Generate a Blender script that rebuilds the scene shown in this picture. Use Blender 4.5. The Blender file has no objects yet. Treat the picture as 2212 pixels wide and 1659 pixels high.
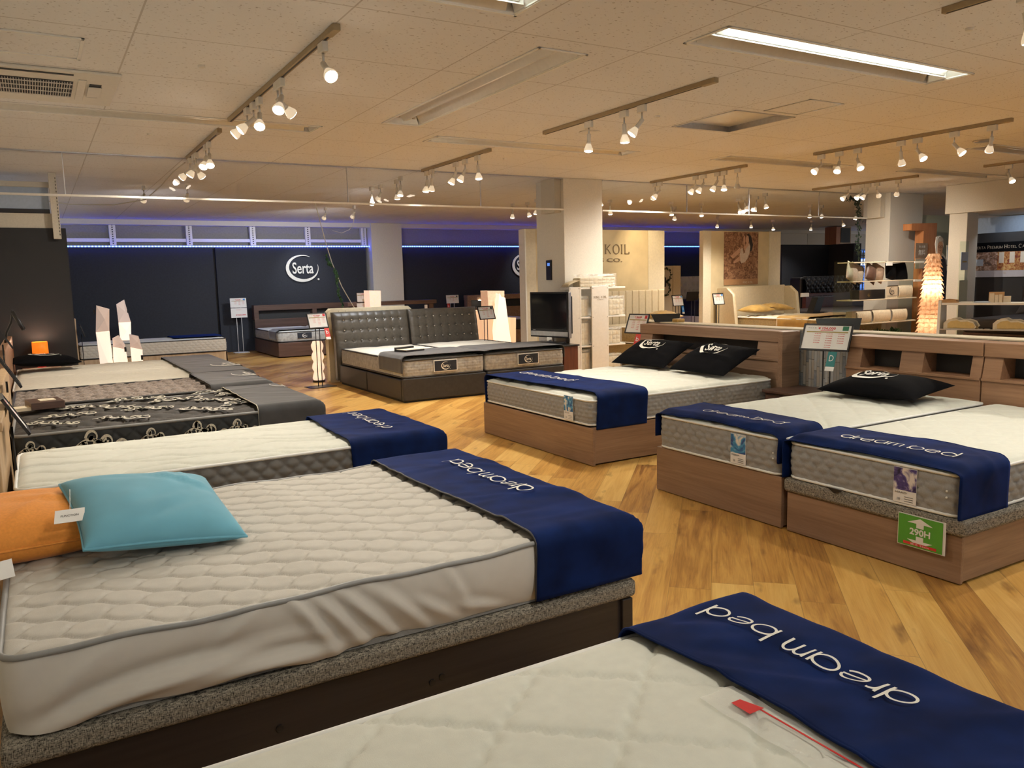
import bpy, math, random
import numpy as np
from mathutils import Vector, Matrix
PI = math.pi
SC = bpy.context.scene
COL = SC.collection
rnd = random.Random(7)

# ------------------------------------------------------------------ materials
def _new(name):
    m = bpy.data.materials.new(name); m.use_nodes = True
    nt = m.node_tree; b = nt.nodes['Principled BSDF']
    return m, nt, b
def c4(c): return (c[0], c[1], c[2], 1)
def nd(nt, t, **kw):
    n = nt.nodes.new('ShaderNode' + t); ins = kw.pop('i', {})
    for k, v in kw.items(): setattr(n, k, v)
    for k, v in ins.items():
        if isinstance(v, bpy.types.NodeSocket): nt.links.new(v, n.inputs[k])
        else: n.inputs[k].default_value = v
    return n
def mth(nt, op, a, b=0.0, c=None):
    i = {0: a, 1: b}
    if c is not None: i[2] = c
    return nd(nt, 'Math', operation=op, i=i).outputs[0]
def ramp(nt, fac, stops):
    n = nd(nt, 'ValToRGB', i={'Fac': fac}); cr = n.color_ramp
    while len(cr.elements) > 1: cr.elements.remove(cr.elements[0])
    cr.elements[0].position = stops[0][0]; cr.elements[0].color = c4(stops[0][1])
    for p, c in stops[1:]:
        e = cr.elements.new(p); e.color = c4(c)
    return n.outputs[0]
def coords(nt, scale=(1,1,1), rot=(0,0,0), kind='Object'):
    tc = nd(nt, 'TexCoord'); mp = nd(nt, 'Mapping', i={'Vector': tc.outputs[kind], 'Scale': scale, 'Rotation': rot})
    return mp.outputs[0]
def mat(name, col, rough=.6, metal=0, noise=.06, nscale=30, bump=0, bscale=200, emit=None, es=0, alpha=1, trans=0, sheen=0, spec=.5, stretch=(1,1,1), coat=0, ior=None, sheentint=None):
    m, nt, b = _new(name)
    b.inputs['Roughness'].default_value = rough; b.inputs['Metallic'].default_value = metal
    b.inputs['Specular IOR Level'].default_value = spec
    v = coords(nt, stretch)
    if noise > 0:
        n = nd(nt, 'TexNoise', i={'Vector': v, 'Scale': nscale, 'Detail': 3})
        lo = tuple(max(0, x*(1-noise*1.6)) for x in col); hi = tuple(min(1, x*(1+noise*1.6)) for x in col)
        nt.links.new(ramp(nt, n.outputs[0], [(.3, lo), (.7, hi)]), b.inputs['Base Color'])
    else: b.inputs['Base Color'].default_value = c4(col)
    if bump > 0:
        n2 = nd(nt, 'TexNoise', i={'Vector': v, 'Scale': bscale, 'Detail': 2})
        bp = nd(nt, 'Bump', i={'Strength': bump, 'Distance': .01, 'Height': n2.outputs[0]})
        nt.links.new(bp.outputs[0], b.inputs['Normal'])
    if emit: b.inputs['Emission Color'].default_value = c4(emit); b.inputs['Emission Strength'].default_value = es
    b.inputs['Alpha'].default_value = alpha; b.inputs['Transmission Weight'].default_value = trans
    if ior: b.inputs['IOR'].default_value = ior
    if sheen:
        b.inputs['Sheen Weight'].default_value = sheen; b.inputs['Sheen Roughness'].default_value = .35
        if sheentint: b.inputs['Sheen Tint'].default_value = c4(sheentint)
    if coat: b.inputs['Coat Weight'].default_value = coat; b.inputs['Coat Roughness'].default_value = .1
    return m
def wood(name, a, b_, rough=.45, axis=0, scale=1.0, c=.5):
    m, nt, b = _new(name)
    s = [14*scale]*3; s[axis] = .9*scale
    v = coords(nt, tuple(s))
    n = nd(nt, 'TexNoise', i={'Vector': v, 'Scale': 1.0, 'Detail': 6, 'Roughness': .65, 'Distortion': .8})
    s2 = [90*scale]*3; s2[axis] = 3*scale
    v2 = coords(nt, tuple(s2)); n2 = nd(nt, 'TexNoise', i={'Vector': v2, 'Scale': 1.0, 'Detail': 2})
    f = mth(nt, 'ADD', mth(nt, 'MULTIPLY', n.outputs[0], .7), mth(nt, 'MULTIPLY', n2.outputs[0], .3))
    nt.links.new(ramp(nt, f, [(.34, a), (.5, tuple((x+y)/2 for x, y in zip(a, b_))), (.66, b_)]), b.inputs['Base Color'])
    b.inputs['Roughness'].default_value = rough
    bp = nd(nt, 'Bump', i={'Strength': .08, 'Distance': .003, 'Height': n2.outputs[0]}); nt.links.new(bp.outputs[0], b.inputs['Normal'])
    return m
def weave(name, a, b_, rough=.9, s=420):
    m, nt, b = _new(name)
    n1 = nd(nt, 'TexNoise', i={'Vector': coords(nt, (s, s, s*.18)), 'Scale': 1.0, 'Detail': 2})
    n2 = nd(nt, 'TexNoise', i={'Vector': coords(nt, (s*.18, s*.18, s)), 'Scale': 1.0, 'Detail': 2})
    f = mth(nt, 'MULTIPLY', mth(nt, 'ADD', n1.outputs[0], n2.outputs[0]), .5)
    nt.links.new(ramp(nt, f, [(.38, a), (.62, b_)]), b.inputs['Base Color'])
    b.inputs['Roughness'].default_value = rough; b.inputs['Specular IOR Level'].default_value = .2
    bp = nd(nt, 'Bump', i={'Strength': .3, 'Distance': .002, 'Height': f}); nt.links.new(bp.outputs[0], b.inputs['Normal'])
    return m
def emis(name, col, s, noise=0, nscale=6, base=.8):
    m, nt, b = _new(name)
    b.inputs['Base Color'].default_value = tuple(base*x for x in col)+(1,)
    b.inputs['Emission Color'].default_value = c4(col)
    b.inputs['Emission Strength'].default_value = s
    if noise:
        n = nd(nt, 'TexNoise', i={'Vector': coords(nt, (1, 1, .15)), 'Scale': nscale, 'Detail': 3})
        nt.links.new(ramp(nt, n.outputs[0], [(.3, tuple(x*(1-noise) for x in col)), (.7, col)]), b.inputs['Emission Color'])
    return m

def floor_mat():
    m, nt, b = _new('vinyl_plank')
    tc = nd(nt, 'TexCoord'); sp = nd(nt, 'SeparateXYZ', i={0: tc.outputs['Object']})
    x, y = sp.outputs[0], sp.outputs[1]; k = .70711
    a = mth(nt, 'MULTIPLY', mth(nt, 'ADD', x, y), k); c = mth(nt, 'MULTIPLY', mth(nt, 'SUBTRACT', x, y), k)
    cr = mth(nt, 'DIVIDE', mth(nt, 'ADD', c, .012), .1855); row = mth(nt, 'FLOOR', cr); cf = mth(nt, 'FRACT', cr)
    wn = nd(nt, 'TexWhiteNoise', noise_dimensions='1D', i={'W': row}).outputs[0]
    ar = mth(nt, 'ADD', mth(nt, 'DIVIDE', a, 1.24), mth(nt, 'MULTIPLY', wn, 7.0)); ai = mth(nt, 'FLOOR', ar); af = mth(nt, 'FRACT', ar)
    idv = nd(nt, 'CombineXYZ', i={0: row, 1: ai, 2: 3.3}).outputs[0]
    w2 = nd(nt, 'TexWhiteNoise', noise_dimensions='3D', i={'Vector': idv})
    gv = nd(nt, 'CombineXYZ', i={0: mth(nt, 'ADD', mth(nt, 'MULTIPLY', a, 1.5), mth(nt, 'MULTIPLY', w2.outputs[0], 37)), 1: mth(nt, 'MULTIPLY', c, 16), 2: mth(nt, 'MULTIPLY', ai, 2.7)}).outputs[0]
    g = nd(nt, 'TexNoise', i={'Vector': gv, 'Scale': 1.0, 'Detail': 7, 'Roughness': .6, 'Distortion': 1.2})
    gv2 = nd(nt, 'CombineXYZ', i={0: mth(nt, 'MULTIPLY', a, 5), 1: mth(nt, 'MULTIPLY', c, 160), 2: ai}).outputs[0]
    g2 = nd(nt, 'TexNoise', i={'Vector': gv2, 'Scale': 1.0, 'Detail': 2})
    f = mth(nt, 'ADD', mth(nt, 'MULTIPLY', g.outputs[0], .55), mth(nt, 'MULTIPLY', g2.outputs[0], .18))
    f = mth(nt, 'ADD', f, mth(nt, 'MULTIPLY', w2.outputs[0], .30))
    colr = ramp(nt, f, [(.27, (.24, .098, .022)), (.40, (.46, .225, .050)), (.52, (.62, .34, .082)), (.74, (.77, .49, .15))])
    # knots
    kn = nd(nt, 'TexNoise', i={'Vector': nd(nt, 'CombineXYZ', i={0: mth(nt, 'MULTIPLY', a, 3.0), 1: mth(nt, 'MULTIPLY', c, 9), 2: ai}).outputs[0], 'Scale': 1.0, 'Detail': 3})
    kf = nd(nt, 'MapRange', i={0: kn.outputs[0], 1: .62, 2: .76, 3: 0.0, 4: .8}).outputs[0]
    mx = nd(nt, 'MixRGB', i={0: kf, 1: colr, 2: (.16, .06, .014, 1)}).outputs[0]
    e1 = mth(nt, 'LESS_THAN', mth(nt, 'MINIMUM', cf, mth(nt, 'SUBTRACT', 1, cf)), .008)
    e2 = mth(nt, 'LESS_THAN', mth(nt, 'MINIMUM', af, mth(nt, 'SUBTRACT', 1, af)), .0012)
    e = mth(nt, 'MULTIPLY', mth(nt, 'MAXIMUM', e1, e2), .55)
    mx2 = nd(nt, 'MixRGB', i={0: e, 1: mx, 2: (.20, .10, .03, 1)}).outputs[0]
    nt.links.new(mx2, b.inputs['Base Color'])
    b.inputs['Roughness'].default_value = .32; b.inputs['Specular IOR Level'].default_value = .45
    bp = nd(nt, 'Bump', i={'Strength': .12, 'Distance': .002, 'Height': g2.outputs[0]}); nt.links.new(bp.outputs[0], b.inputs['Normal'])
    return m
def ceil_mat():
    m, nt, b = _new('acoustic_tile')
    tc = nd(nt, 'TexCoord'); sp = nd(nt, 'SeparateXYZ', i={0: tc.outputs['Object']})
    fx = mth(nt, 'FRACT', mth(nt, 'DIVIDE', mth(nt, 'SUBTRACT', sp.outputs[0], .577), .91))
    fy = mth(nt, 'FRACT', mth(nt, 'DIVIDE', mth(nt, 'SUBTRACT', sp.outputs[1], 3.06), .91))
    l1 = mth(nt, 'LESS_THAN', mth(nt, 'MINIMUM', fx, mth(nt, 'SUBTRACT', 1, fx)), .0055)
    l2 = mth(nt, 'LESS_THAN', mth(nt, 'MINIMUM', fy, mth(nt, 'SUBTRACT', 1, fy)), .0055)
    ln = mth(nt, 'MULTIPLY', mth(nt, 'MAXIMUM', l1, l2), .5)
    n = nd(nt, 'TexNoise', i={'Vector': coords(nt, (38, 60, 38)), 'Scale': 1.0, 'Detail': 1.5})
    sk = nd(nt, 'MapRange', i={0: n.outputs[0], 1: .655, 2: .70, 3: 0.0, 4: .65}).outputs[0]
    f = mth(nt, 'MAXIMUM', ln, sk)
    mx = nd(nt, 'MixRGB', i={0: f, 1: (.80, .785, .775, 1), 2: (.33, .27, .22, 1)}).outputs[0]
    nt.links.new(mx, b.inputs['Base Color']); b.inputs['Roughness'].default_value = .85
    b.inputs['Specular IOR Level'].default_value = .2
    bp = nd(nt, 'Bump', i={'Strength': .4, 'Distance': .004, 'Height': mth(nt, 'SUBTRACT', 1, f)}); nt.links.new(bp.outputs[0], b.inputs['Normal'])
    return m
def stone_mat():
    m, nt, b = _new('stacked_stone')
    tc = nd(nt, 'TexCoord'); sp = nd(nt, 'SeparateXYZ', i={0: tc.outputs['Object']})
    u = mth(nt, 'ADD', sp.outputs[0], sp.outputs[1]); v = sp.outputs[2]
    cr = mth(nt, 'DIVIDE', u, .028); row = mth(nt, 'FLOOR', cr); cf = mth(nt, 'FRACT', cr)
    wn = nd(nt, 'TexWhiteNoise', noise_dimensions='1D', i={'W': row}).outputs[0]
    ar = mth(nt, 'ADD', mth(nt, 'DIVIDE', v, .17), mth(nt, 'MULTIPLY', wn, 9.0)); ai = mth(nt, 'FLOOR', ar); af = mth(nt, 'FRACT', ar)
    w2 = nd(nt, 'TexWhiteNoise', noise_dimensions='3D', i={'Vector': nd(nt, 'CombineXYZ', i={0: row, 1: ai}).outputs[0]}).outputs[0]
    n = nd(nt, 'TexNoise', i={'Vector': coords(nt, (60, 60, 25)), 'Scale': 1.0, 'Detail': 4}).outputs[0]
    f = mth(nt, 'ADD', mth(nt, 'MULTIPLY', w2, .7), mth(nt, 'MULTIPLY', n, .35))
    colr = ramp(nt, f, [(.1, (.16, .18, .21)), (.3, (.32, .34, .35)), (.5, (.44, .37, .29)), (.7, (.42, .45, .47)), (.95, (.60, .55, .47))])
    e = mth(nt, 'MAXIMUM', mth(nt, 'LESS_THAN', cf, .08), mth(nt, 'LESS_THAN', af, .025))
    nt.links.new(nd(nt, 'MixRGB', i={0: mth(nt, 'MULTIPLY', e, .8), 1: colr, 2: (.06, .055, .05, 1)}).outputs[0], b.inputs['Base Color'])
    h = mth(nt, 'MULTIPLY', mth(nt, 'ADD', w2, mth(nt, 'MULTIPLY', n, .4)), mth(nt, 'SUBTRACT', 1, e))
    bp = nd(nt, 'Bump', i={'Strength': .7, 'Distance': .01, 'Height': h}); nt.links.new(bp.outputs[0], b.inputs['Normal'])
    b.inputs['Roughness'].default_value = .75
    return m
def led_mat():
    m, nt, b = _new('blue_led')
    tc = nd(nt, 'TexCoord'); sp = nd(nt, 'SeparateXYZ', i={0: tc.outputs['Object']})
    fx = mth(nt, 'FRACT', mth(nt, 'DIVIDE', sp.outputs[0], .06))
    on = mth(nt, 'LESS_THAN', mth(nt, 'ABSOLUTE', mth(nt, 'SUBTRACT', fx, .5)), .22)
    cm = nd(nt, 'MixRGB', i={0: on, 1: (.010, .022, 1, 1), 2: (.030, .095, 1, 1)}).outputs[0]
    nt.links.new(cm, b.inputs['Emission Color'])
    nt.links.new(mth(nt, 'ADD', mth(nt, 'MULTIPLY', on, 13), 10), b.inputs['Emission Strength'])
    return m
def sand_mat(name, a, b_, c_):
    m, nt, b = _new(name)
    n = nd(nt, 'TexNoise', i={'Vector': coords(nt, (14, 14, 14)), 'Scale': 1.0, 'Detail': 6, 'Distortion': 1.5})
    nt.links.new(ramp(nt, n.outputs[0], [(.35, a), (.5, b_), (.65, c_)]), b.inputs['Base Color']); b.inputs['Roughness'].default_value = .6
    return m

M = {}
M['floor'] = floor_mat(); M['ceiling'] = ceil_mat(); M['stone'] = stone_mat(); M['led'] = led_mat()
M['plaster'] = mat('cream_wallpaper', (.66, .60, .49), .8, noise=.03, nscale=60, bump=.05)
M['colwhite'] = mat('pillar_wallpaper', (.72, .68, .60), .8, noise=.03, nscale=80, bump=.08, bscale=300)
M['blackwall'] = mat('black_wall_board', (.018, .021, .030), .75, noise=.1)
M['charcoal'] = mat('charcoal_board', (.032, .032, .034), .85, noise=.08, nscale=200)
M['greywall'] = mat('grey_blind', (.30, .285, .26), .8, noise=.05)
M['whitemetal'] = mat('white_enamel', (.82, .79, .72), .4, noise=.02)
M['whiteplastic'] = mat('white_plastic', (.72, .68, .60), .45, noise=.02)
M['reflector'] = mat('white_reflector', (.78, .74, .66), .28, metal=.35, noise=.02)
M['grille'] = mat('dark_grille', (.03, .03, .03), .6, noise=.05)
M['track'] = mat('beige_track', (.36, .27, .15), .5, noise=.04)
M['steel'] = mat('brushed_steel', (.55, .55, .55), .3, metal=1, noise=.05)
M['chrome'] = mat('chrome', (.8, .8, .8), .12, metal=1, noise=0)
M['blackmetal'] = mat('black_metal', (.012, .011, .011), .45, noise=.05)
M['blackplastic'] = mat('black_plastic', (.012, .012, .013), .3, noise=.03)
M['screen'] = mat('dark_screen', (.006, .006, .007), .12, noise=0, coat=.4)
M['bulb'] = emis('lit_bulb', (1, .87, .70), 34)
M['bulbring'] = mat('bulb_glass', (.8, .72, .6), .2, emit=(1, .8, .55), es=.45, noise=0)
M['bulboff'] = mat('unlit_bulb', (.6, .58, .55), .3, noise=0)
M['tube'] = emis('lit_tube', (.88, 1, .95), 27)
def glassmat(name, tint, k=1.0):
    m, nt, b = _new(name); nt.nodes.remove(b); out = nt.nodes['Material Output']
    t = nd(nt, 'BsdfTransparent', i={0: c4(tint)}); g = nd(nt, 'BsdfGlossy', i={'Roughness': .02}); fr = nd(nt, 'Fresnel', i={'IOR': 1.45})
    mx = nd(nt, 'MixShader', i={0: mth(nt, 'MULTIPLY', mth(nt, 'MULTIPLY', fr.outputs[0], k), mth(nt, 'SUBTRACT', 1, nd(nt, 'NewGeometry').outputs['Backfacing'])), 1: t.outputs[0], 2: g.outputs[0]}); nt.links.new(mx.outputs[0], out.inputs[0]); return m
M['glass'] = glassmat('smoke_glass', (.93, .94, .96), .75)
M['clearglass'] = glassmat('clear_glass', (.90, .95, .91))
M['film'] = mat('clear_film', (.95, .95, .9), .12, noise=0, alpha=.28, spec=.9, bump=.9, bscale=26)
M['wmat'] = mat('white_knit', (.70, .705, .62), .9, noise=.02, bump=.12, bscale=420, sheen=.15)
M['cmat'] = mat('ivory_knit', (.70, .66, .56), .9, noise=.03, bump=.12, bscale=420)
M['gmat'] = mat('warm_grey_cotton', (.52, .49, .435), .9, noise=.02, bump=.06, bscale=300)
M['gside'] = mat('warm_grey_stretch', (.60, .57, .515), .8, noise=.01, sheen=.2)
M['brown'] = mat('brown_damask', (.22, .175, .145), .8, noise=.28, nscale=55, bump=.1, sheen=.3)
M['darkmat'] = mat('dark_damask', (.034, .028, .022), .75, noise=.25, nscale=12, sheen=.06)
M['darkside'] = mat('black_quilt', (.020, .022, .022), .6, noise=.1, sheen=.06)
M['scroll'] = mat('silver_embroidery', (.66, .62, .50), .5, noise=.15, nscale=80)
M['borderg'] = mat('grey_quilt', (.30, .295, .28), .7, noise=.05, nscale=200, bump=.15, bscale=500)
M['borderd'] = mat('dark_grey_quilt', (.15, .142, .13), .6, noise=.06, sheen=.3)
M['borderc'] = mat('cream_quilt', (.56, .50, .40), .8, noise=.04)
M['leathfoot'] = mat('silver_damask', (.36, .35, .32), .65, noise=.14, nscale=26)
M['pipew'] = mat('white_piping', (.80, .80, .76), .5, noise=.02)
M['pipeg'] = mat('grey_piping', (.26, .26, .25), .5, noise=.02)
M['piped'] = mat('dark_piping', (.035, .032, .030), .5, noise=.02)
M['navy'] = mat('navy_velvet', (.0025, .0125, .070), .75, noise=.25, nscale=7, sheen=.13, sheentint=(.05, .16, 1), spec=.12)
M['throwg'] = mat('grey_velvet', (.085, .085, .088), .8, noise=.08, nscale=9, sheen=.45, spec=.2)
M['embroid'] = mat('white_embroidery', (.80, .78, .70), .5, noise=.02)
M['tweed'] = weave('grey_tweed', (.035, .032, .028), (.40, .36, .29))
M['darkwood'] = wood('wenge_board', (.015, .0125, .0125), (.030, .0245, .024), .35)
M['walnut'] = wood('walnut_board', (.205, .118, .070), (.335, .210, .132), .42, axis=1)
M['walnutx'] = wood('walnut_board_long', (.205, .118, .070), (.335, .210, .132), .42, axis=0)
M['cherry'] = wood('red_walnut', (.25, .13, .070), (.40, .225, .125), .42, axis=1)
M['mahog'] = wood('mahogany', (.10, .03, .014), (.20, .065, .028), .35, axis=2)
M['darkwal'] = wood('dark_walnut', (.055, .028, .02), (.12, .065, .045), .4, axis=0)
M['oak'] = wood('light_oak', (.42, .27, .14), (.60, .42, .24), .5, axis=2)
M['leather'] = mat('dark_leather', (.070, .060, .046), .38, noise=.1, nscale=40, bump=.05, bscale=260, spec=.6)
M['baseleather'] = mat('charcoal_vinyl', (.030, .029, .029), .42, noise=.1, bump=.1, bscale=300)
M['cushblack'] = mat('black_plush', (.004, .004, .005), .95, noise=.1, spec=.1)
M['orange'] = mat('orange_cotton', (.80, .30, .05), .85, noise=.04, nscale=120, sheen=.2)
M['blue'] = mat('sky_blue_suede', (.13, .36, .47), .85, noise=.06, nscale=5, sheen=.25)
M['paper'] = mat('white_card', (.78, .76, .72), .6, noise=.01)
M['red'] = mat('red_ink', (.62, .03, .03), .6, noise=.02)
M['gold'] = mat('gold_ink', (.35, .26, .06), .5, noise=.02)
M['green'] = mat('green_card', (.09, .34, .035), .5, noise=.02)
M['dgreen'] = mat('dark_green_ink', (.02, .16, .08), .5, noise=.02)
M['teal'] = mat('teal_card', (.01, .17, .17), .5, noise=.02)
M['redcard'] = mat('red_card', (.62, .04, .03), .5, noise=.02)
M['bluecard'] = mat('blue_card', (.02, .22, .66), .5, noise=.02)
M['ink'] = mat('black_ink', (.015, .015, .015), .6, noise=0)
M['bronze'] = mat('bronze_letters', (.20, .14, .07), .5, noise=.02)
M['kk'] = mat('gold_cream_panel', (.64, .52, .31), .75, noise=.07, nscale=3)
M['kkside'] = mat('cream_panel', (.70, .62, .46), .75, noise=.03)
M['kkcream'] = mat('cream_leather', (.66, .56, .38), .55, noise=.03, bump=.05)
M['kkmat'] = mat('cream_mattress', (.68, .60, .44), .85, noise=.05, nscale=25)
M['kkgold'] = mat('gold_satin', (.46, .28, .075), .45, noise=.12, nscale=8, sheen=.4)
M['kkbase'] = mat('gold_boucle', (.40, .30, .15), .9, noise=.15, nscale=60)
M['pillowpack'] = mat('ivory_pillow', (.72, .64, .47), .85, noise=.05)
M['posterbrown'] = sand_mat('sand_print', (.13, .055, .025), (.27, .13, .065), (.44, .25, .14))
M['posterband'] = mat('tan_print', (.44, .24, .11), .6, noise=.04)
M['skin'] = mat('skin_print', (.58, .34, .22), .6, noise=.05)
M['slip'] = mat('pale_dress_print', (.62, .50, .40), .6, noise=.06)
M['hair'] = mat('dark_hair_print', (.02, .014, .012), .6, noise=.05)
M['greyhair'] = mat('grey_hair_print', (.45, .42, .38), .6, noise=.1)
M['suit'] = mat('navy_suit_print', (.022, .026, .045), .6, noise=.08)
M['shirt'] = mat('shirt_print', (.50, .52, .60), .6, noise=.02)
M['orangewood'] = wood('orange_wood', (.42, .15, .05), (.55, .24, .09), .45, axis=2)
M['apanel'] = mat('sage_panel', (.48, .48, .34), .7, noise=.02)
M['dsofa'] = mat('black_tufted_leather', (.012, .012, .014), .3, noise=.05, spec=.7)
M['darkred'] = mat('dark_red_wood', (.06, .018, .015), .35, noise=.15)
M['darkcloth'] = mat('dark_satin', (.03, .026, .028), .5, noise=.2, nscale=6)
M['leaf'] = mat('ivy_leaf', (.035, .10, .035), .6, noise=.3, nscale=20)
M['leafdark'] = mat('dark_ivy_leaf', (.03, .05, .03), .7, noise=.3, nscale=20)
M['cable'] = mat('ivory_cable', (.62, .56, .44), .5, noise=.02)
M['lampglow'] = emis('paper_glow', (1, .72, .50), .9, noise=.12)
M['lampglow2'] = emis('panel_glow', (1, .62, .36), .55, noise=.35, nscale=9)
M['lampgeo'] = emis('white_panel_glow', (1, .78, .66), .24)
M['lampgeolow'] = emis('white_panel_bright', (1, .80, .64), .85)
M['lamporange'] = emis('orange_shade_glow', (1, .22, .015), .8, noise=.15, nscale=40)
M['petal'] = None
M['veneer'] = mat('wood_veneer_shade', (.75, .5, .32), .6, emit=(1, .58, .36), es=.30, noise=.1, nscale=20)
M['veneerb'] = mat('wood_veneer_bright', (.8, .6, .45), .6, emit=(1, .66, .50), es=.72, noise=.1)
def petal_mat():
    m, nt, b = _new('veneer_petal'); nt.nodes.remove(b); out = nt.nodes['Material Output']
    n = nd(nt, 'TexNoise', i={'Vector': coords(nt), 'Scale': 30.0}); col = ramp(nt, n.outputs[0], [(.3, (.62, .38, .22)), (.7, (.80, .56, .36))])
    d = nd(nt, 'BsdfDiffuse', i={0: col}); t = nd(nt, 'BsdfTranslucent', i={0: col}); mx = nd(nt, 'MixShader', i={0: .55, 1: d.outputs[0], 2: t.outputs[0]}); nt.links.new(mx.outputs[0], out.inputs[0]); return m
M['petal'] = petal_mat()
M['bluescreen'] = emis('shop_window_glow', (.10, .25, .75), 1.0, noise=.3)
M['whitescreen'] = emis('window_glow', (.75, .85, 1), 1.1)
M['paleblue'] = mat('pale_blue_board', (.42, .50, .62), .6, noise=.03)
M['fawn'] = mat('fawn_suede', (.28, .20, .14), .8, noise=.08)
M['taupe'] = mat('taupe_pillow', (.42, .36, .28), .8, noise=.05)
M['craft'] = mat('kraft_paper', (.56, .33, .15), .8, noise=.05)
M['foam'] = mat('yellow_foam', (.62, .45, .17), .8, noise=.04)
M['artblue'] = sand_mat('blue_watercolour', (.02, .03, .18), (.05, .28, .50), (.75, .70, .60))
M['artpurple'] = sand_mat('purple_watercolour', (.015, .01, .04), (.09, .06, .22), (.72, .66, .60))
M['moss'] = mat('moss_green', (.06, .10, .03), .9, noise=.4, nscale=40)
M['redleaf'] = mat('red_leaf', (.28, .02, .05), .7, noise=.3, nscale=40)
M['photoint'] = sand_mat('hotel_room_print', (.10, .07, .06), (.30, .17, .11), (.55, .42, .36))
M['photogold'] = sand_mat('restaurant_print', (.20, .03, .02), (.42, .18, .05), (.60, .42, .18))

# ------------------------------------------------------------------ mesh building
class MB:
    def __init__(s): s.v = []; s.f = []; s.m = []; s.mi = 0
    def add(s, vs, fs, T=None):
        o = len(s.v)
        if T is not None: vs = [tuple(T @ Vector(p)) for p in vs]
        s.v.extend([tuple(map(float, p)) for p in vs]); s.f.extend([tuple(int(i)+o for i in f) for f in fs]); s.m.extend([s.mi]*len(fs)); return s
    def box(s, x0, x1, y0, y1, z0, z1, T=None):
        return s.add([(x0,y0,z0),(x1,y0,z0),(x1,y1,z0),(x0,y1,z0),(x0,y0,z1),(x1,y0,z1),(x1,y1,z1),(x0,y1,z1)],
                     [(0,3,2,1),(4,5,6,7),(0,1,5,4),(1,2,6,5),(2,3,7,6),(3,0,4,7)], T)
    def prism(s, poly, d0, d1, ax=1, T=None):
        n = len(poly); vs = []
        for d in (d0, d1):
            for a, b in poly: vs.append((a, d, b) if ax == 1 else ((d, a, b) if ax == 0 else (a, b, d)))
        return s.add(vs, [tuple(range(n)), tuple(range(2*n-1, n-1, -1))] + [(i, (i+1) % n, (i+1) % n+n, i+n) for i in range(n)], T)
    def tube(s, pts, r, n=8, closed=False, cap=True):
        P = [Vector(p) for p in pts]; m = len(P); rs = r if isinstance(r, (list, tuple)) else [r]*m
        vs = []; up = None
        for i in range(m):
            a = P[i-1] if (i > 0 or closed) else P[i]; b = P[(i+1) % m] if (i < m-1 or closed) else P[i]
            t = (b-a).normalized() if (b-a).length > 1e-9 else Vector((0,0,1))
            if up is None: up = Vector((0,0,1)) if abs(t.z) < .9 else Vector((1,0,0))
            u = (up - t*up.dot(t)).normalized(); w = t.cross(u); up = u
            for k in range(n):
                an = 2*PI*k/n; vs.append(tuple(P[i] + (u*math.cos(an)+w*math.sin(an))*rs[i]))
        fs = []
        for i in range(m if closed else m-1):
            j = (i+1) % m
            for k in range(n): fs.append((i*n+k, i*n+(k+1) % n, j*n+(k+1) % n, j*n+k))
        if cap and not closed: fs += [tuple(range(n-1, -1, -1)), tuple((m-1)*n+k for k in range(n))]
        return s.add(vs, fs)
    def lathe(s, prof, n=20, T=None, cap=True):
        vs = [(r*math.cos(2*PI*k/n), r*math.sin(2*PI*k/n), z) for r, z in prof for k in range(n)]; m = len(prof)
        fs = [(i*n+k, i*n+(k+1) % n, (i+1)*n+(k+1) % n, (i+1)*n+k) for i in range(m-1) for k in range(n)]
        if cap: fs += [tuple(range(n-1, -1, -1)), tuple((m-1)*n+k for k in range(n))]
        return s.add(vs, fs, T)
    def grid(s, X, Y, Z, flip=False, wrap=False):
        a, b = X.shape; vs = np.stack([X, Y, Z], -1).reshape(-1, 3)
        bb = b if wrap else b-1
        i, j = np.meshgrid(np.arange(a-1), np.arange(bb), indexing='ij'); j2 = (j+1) % b
        q = np.stack([i*b+j, (i+1)*b+j, (i+1)*b+j2, i*b+j2], -1).reshape(-1, 4)
        if flip: q = q[:, ::-1]
        return s.add(vs.tolist(), q.tolist())
    def build(s, name, mats, parent=None, smooth=False, bevel=0, solid=0, seg=2, angle=None):
        me = bpy.data.meshes.new(name); me.from_pydata(s.v, [], s.f)
        if not isinstance(mats, (list, tuple)): mats = [mats]
        for q in mats: me.materials.append(M[q])
        if len(mats) > 1: me.polygons.foreach_set('material_index', s.m)
        if smooth:
            me.polygons.foreach_set('use_smooth', [True]*len(me.polygons))
        me.update()
        o = bpy.data.objects.new(name, me); COL.objects.link(o)
        if smooth and angle: me.set_sharp_from_angle(angle=math.radians(angle))
        if parent is not None:
            o.parent = parent; o.matrix_parent_inverse = Matrix.Translation(-parent.location)
        if bevel:
            md = o.modifiers.new('edge', 'BEVEL'); md.width = bevel; md.segments = seg; md.limit_method = 'ANGLE'; md.angle_limit = math.radians(40)
        if solid:
            md = o.modifiers.new('thick', 'SOLIDIFY'); md.thickness = solid; md.offset = 1
        return o
def T(name, label, cat, loc, group=None):
    o = bpy.data.objects.new(name, None); o.empty_display_size = .1; COL.objects.link(o); o.location = loc
    o['label'] = label; o['category'] = cat
    if group: o['group'] = group
    return o
def tag(o, label, cat, group=None):
    o['label'] = label; o['category'] = cat
    if group: o['group'] = group
    return o
def struct(o, label=None):
    o['kind'] = 'structure'
    if label: o['label'] = label
    return o
def box(name, m, x0, x1, y0, y1, z0, z1, parent=None, bevel=.004):
    b = MB(); b.box(x0, x1, y0, y1, z0, z1); return b.build(name, m, parent, bevel=bevel)
def setloc(o, loc):      # puts a mesh object's origin at loc without moving the mesh
    o.data.transform(Matrix.Translation(-Vector(loc))); o.location = loc; return o
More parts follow.
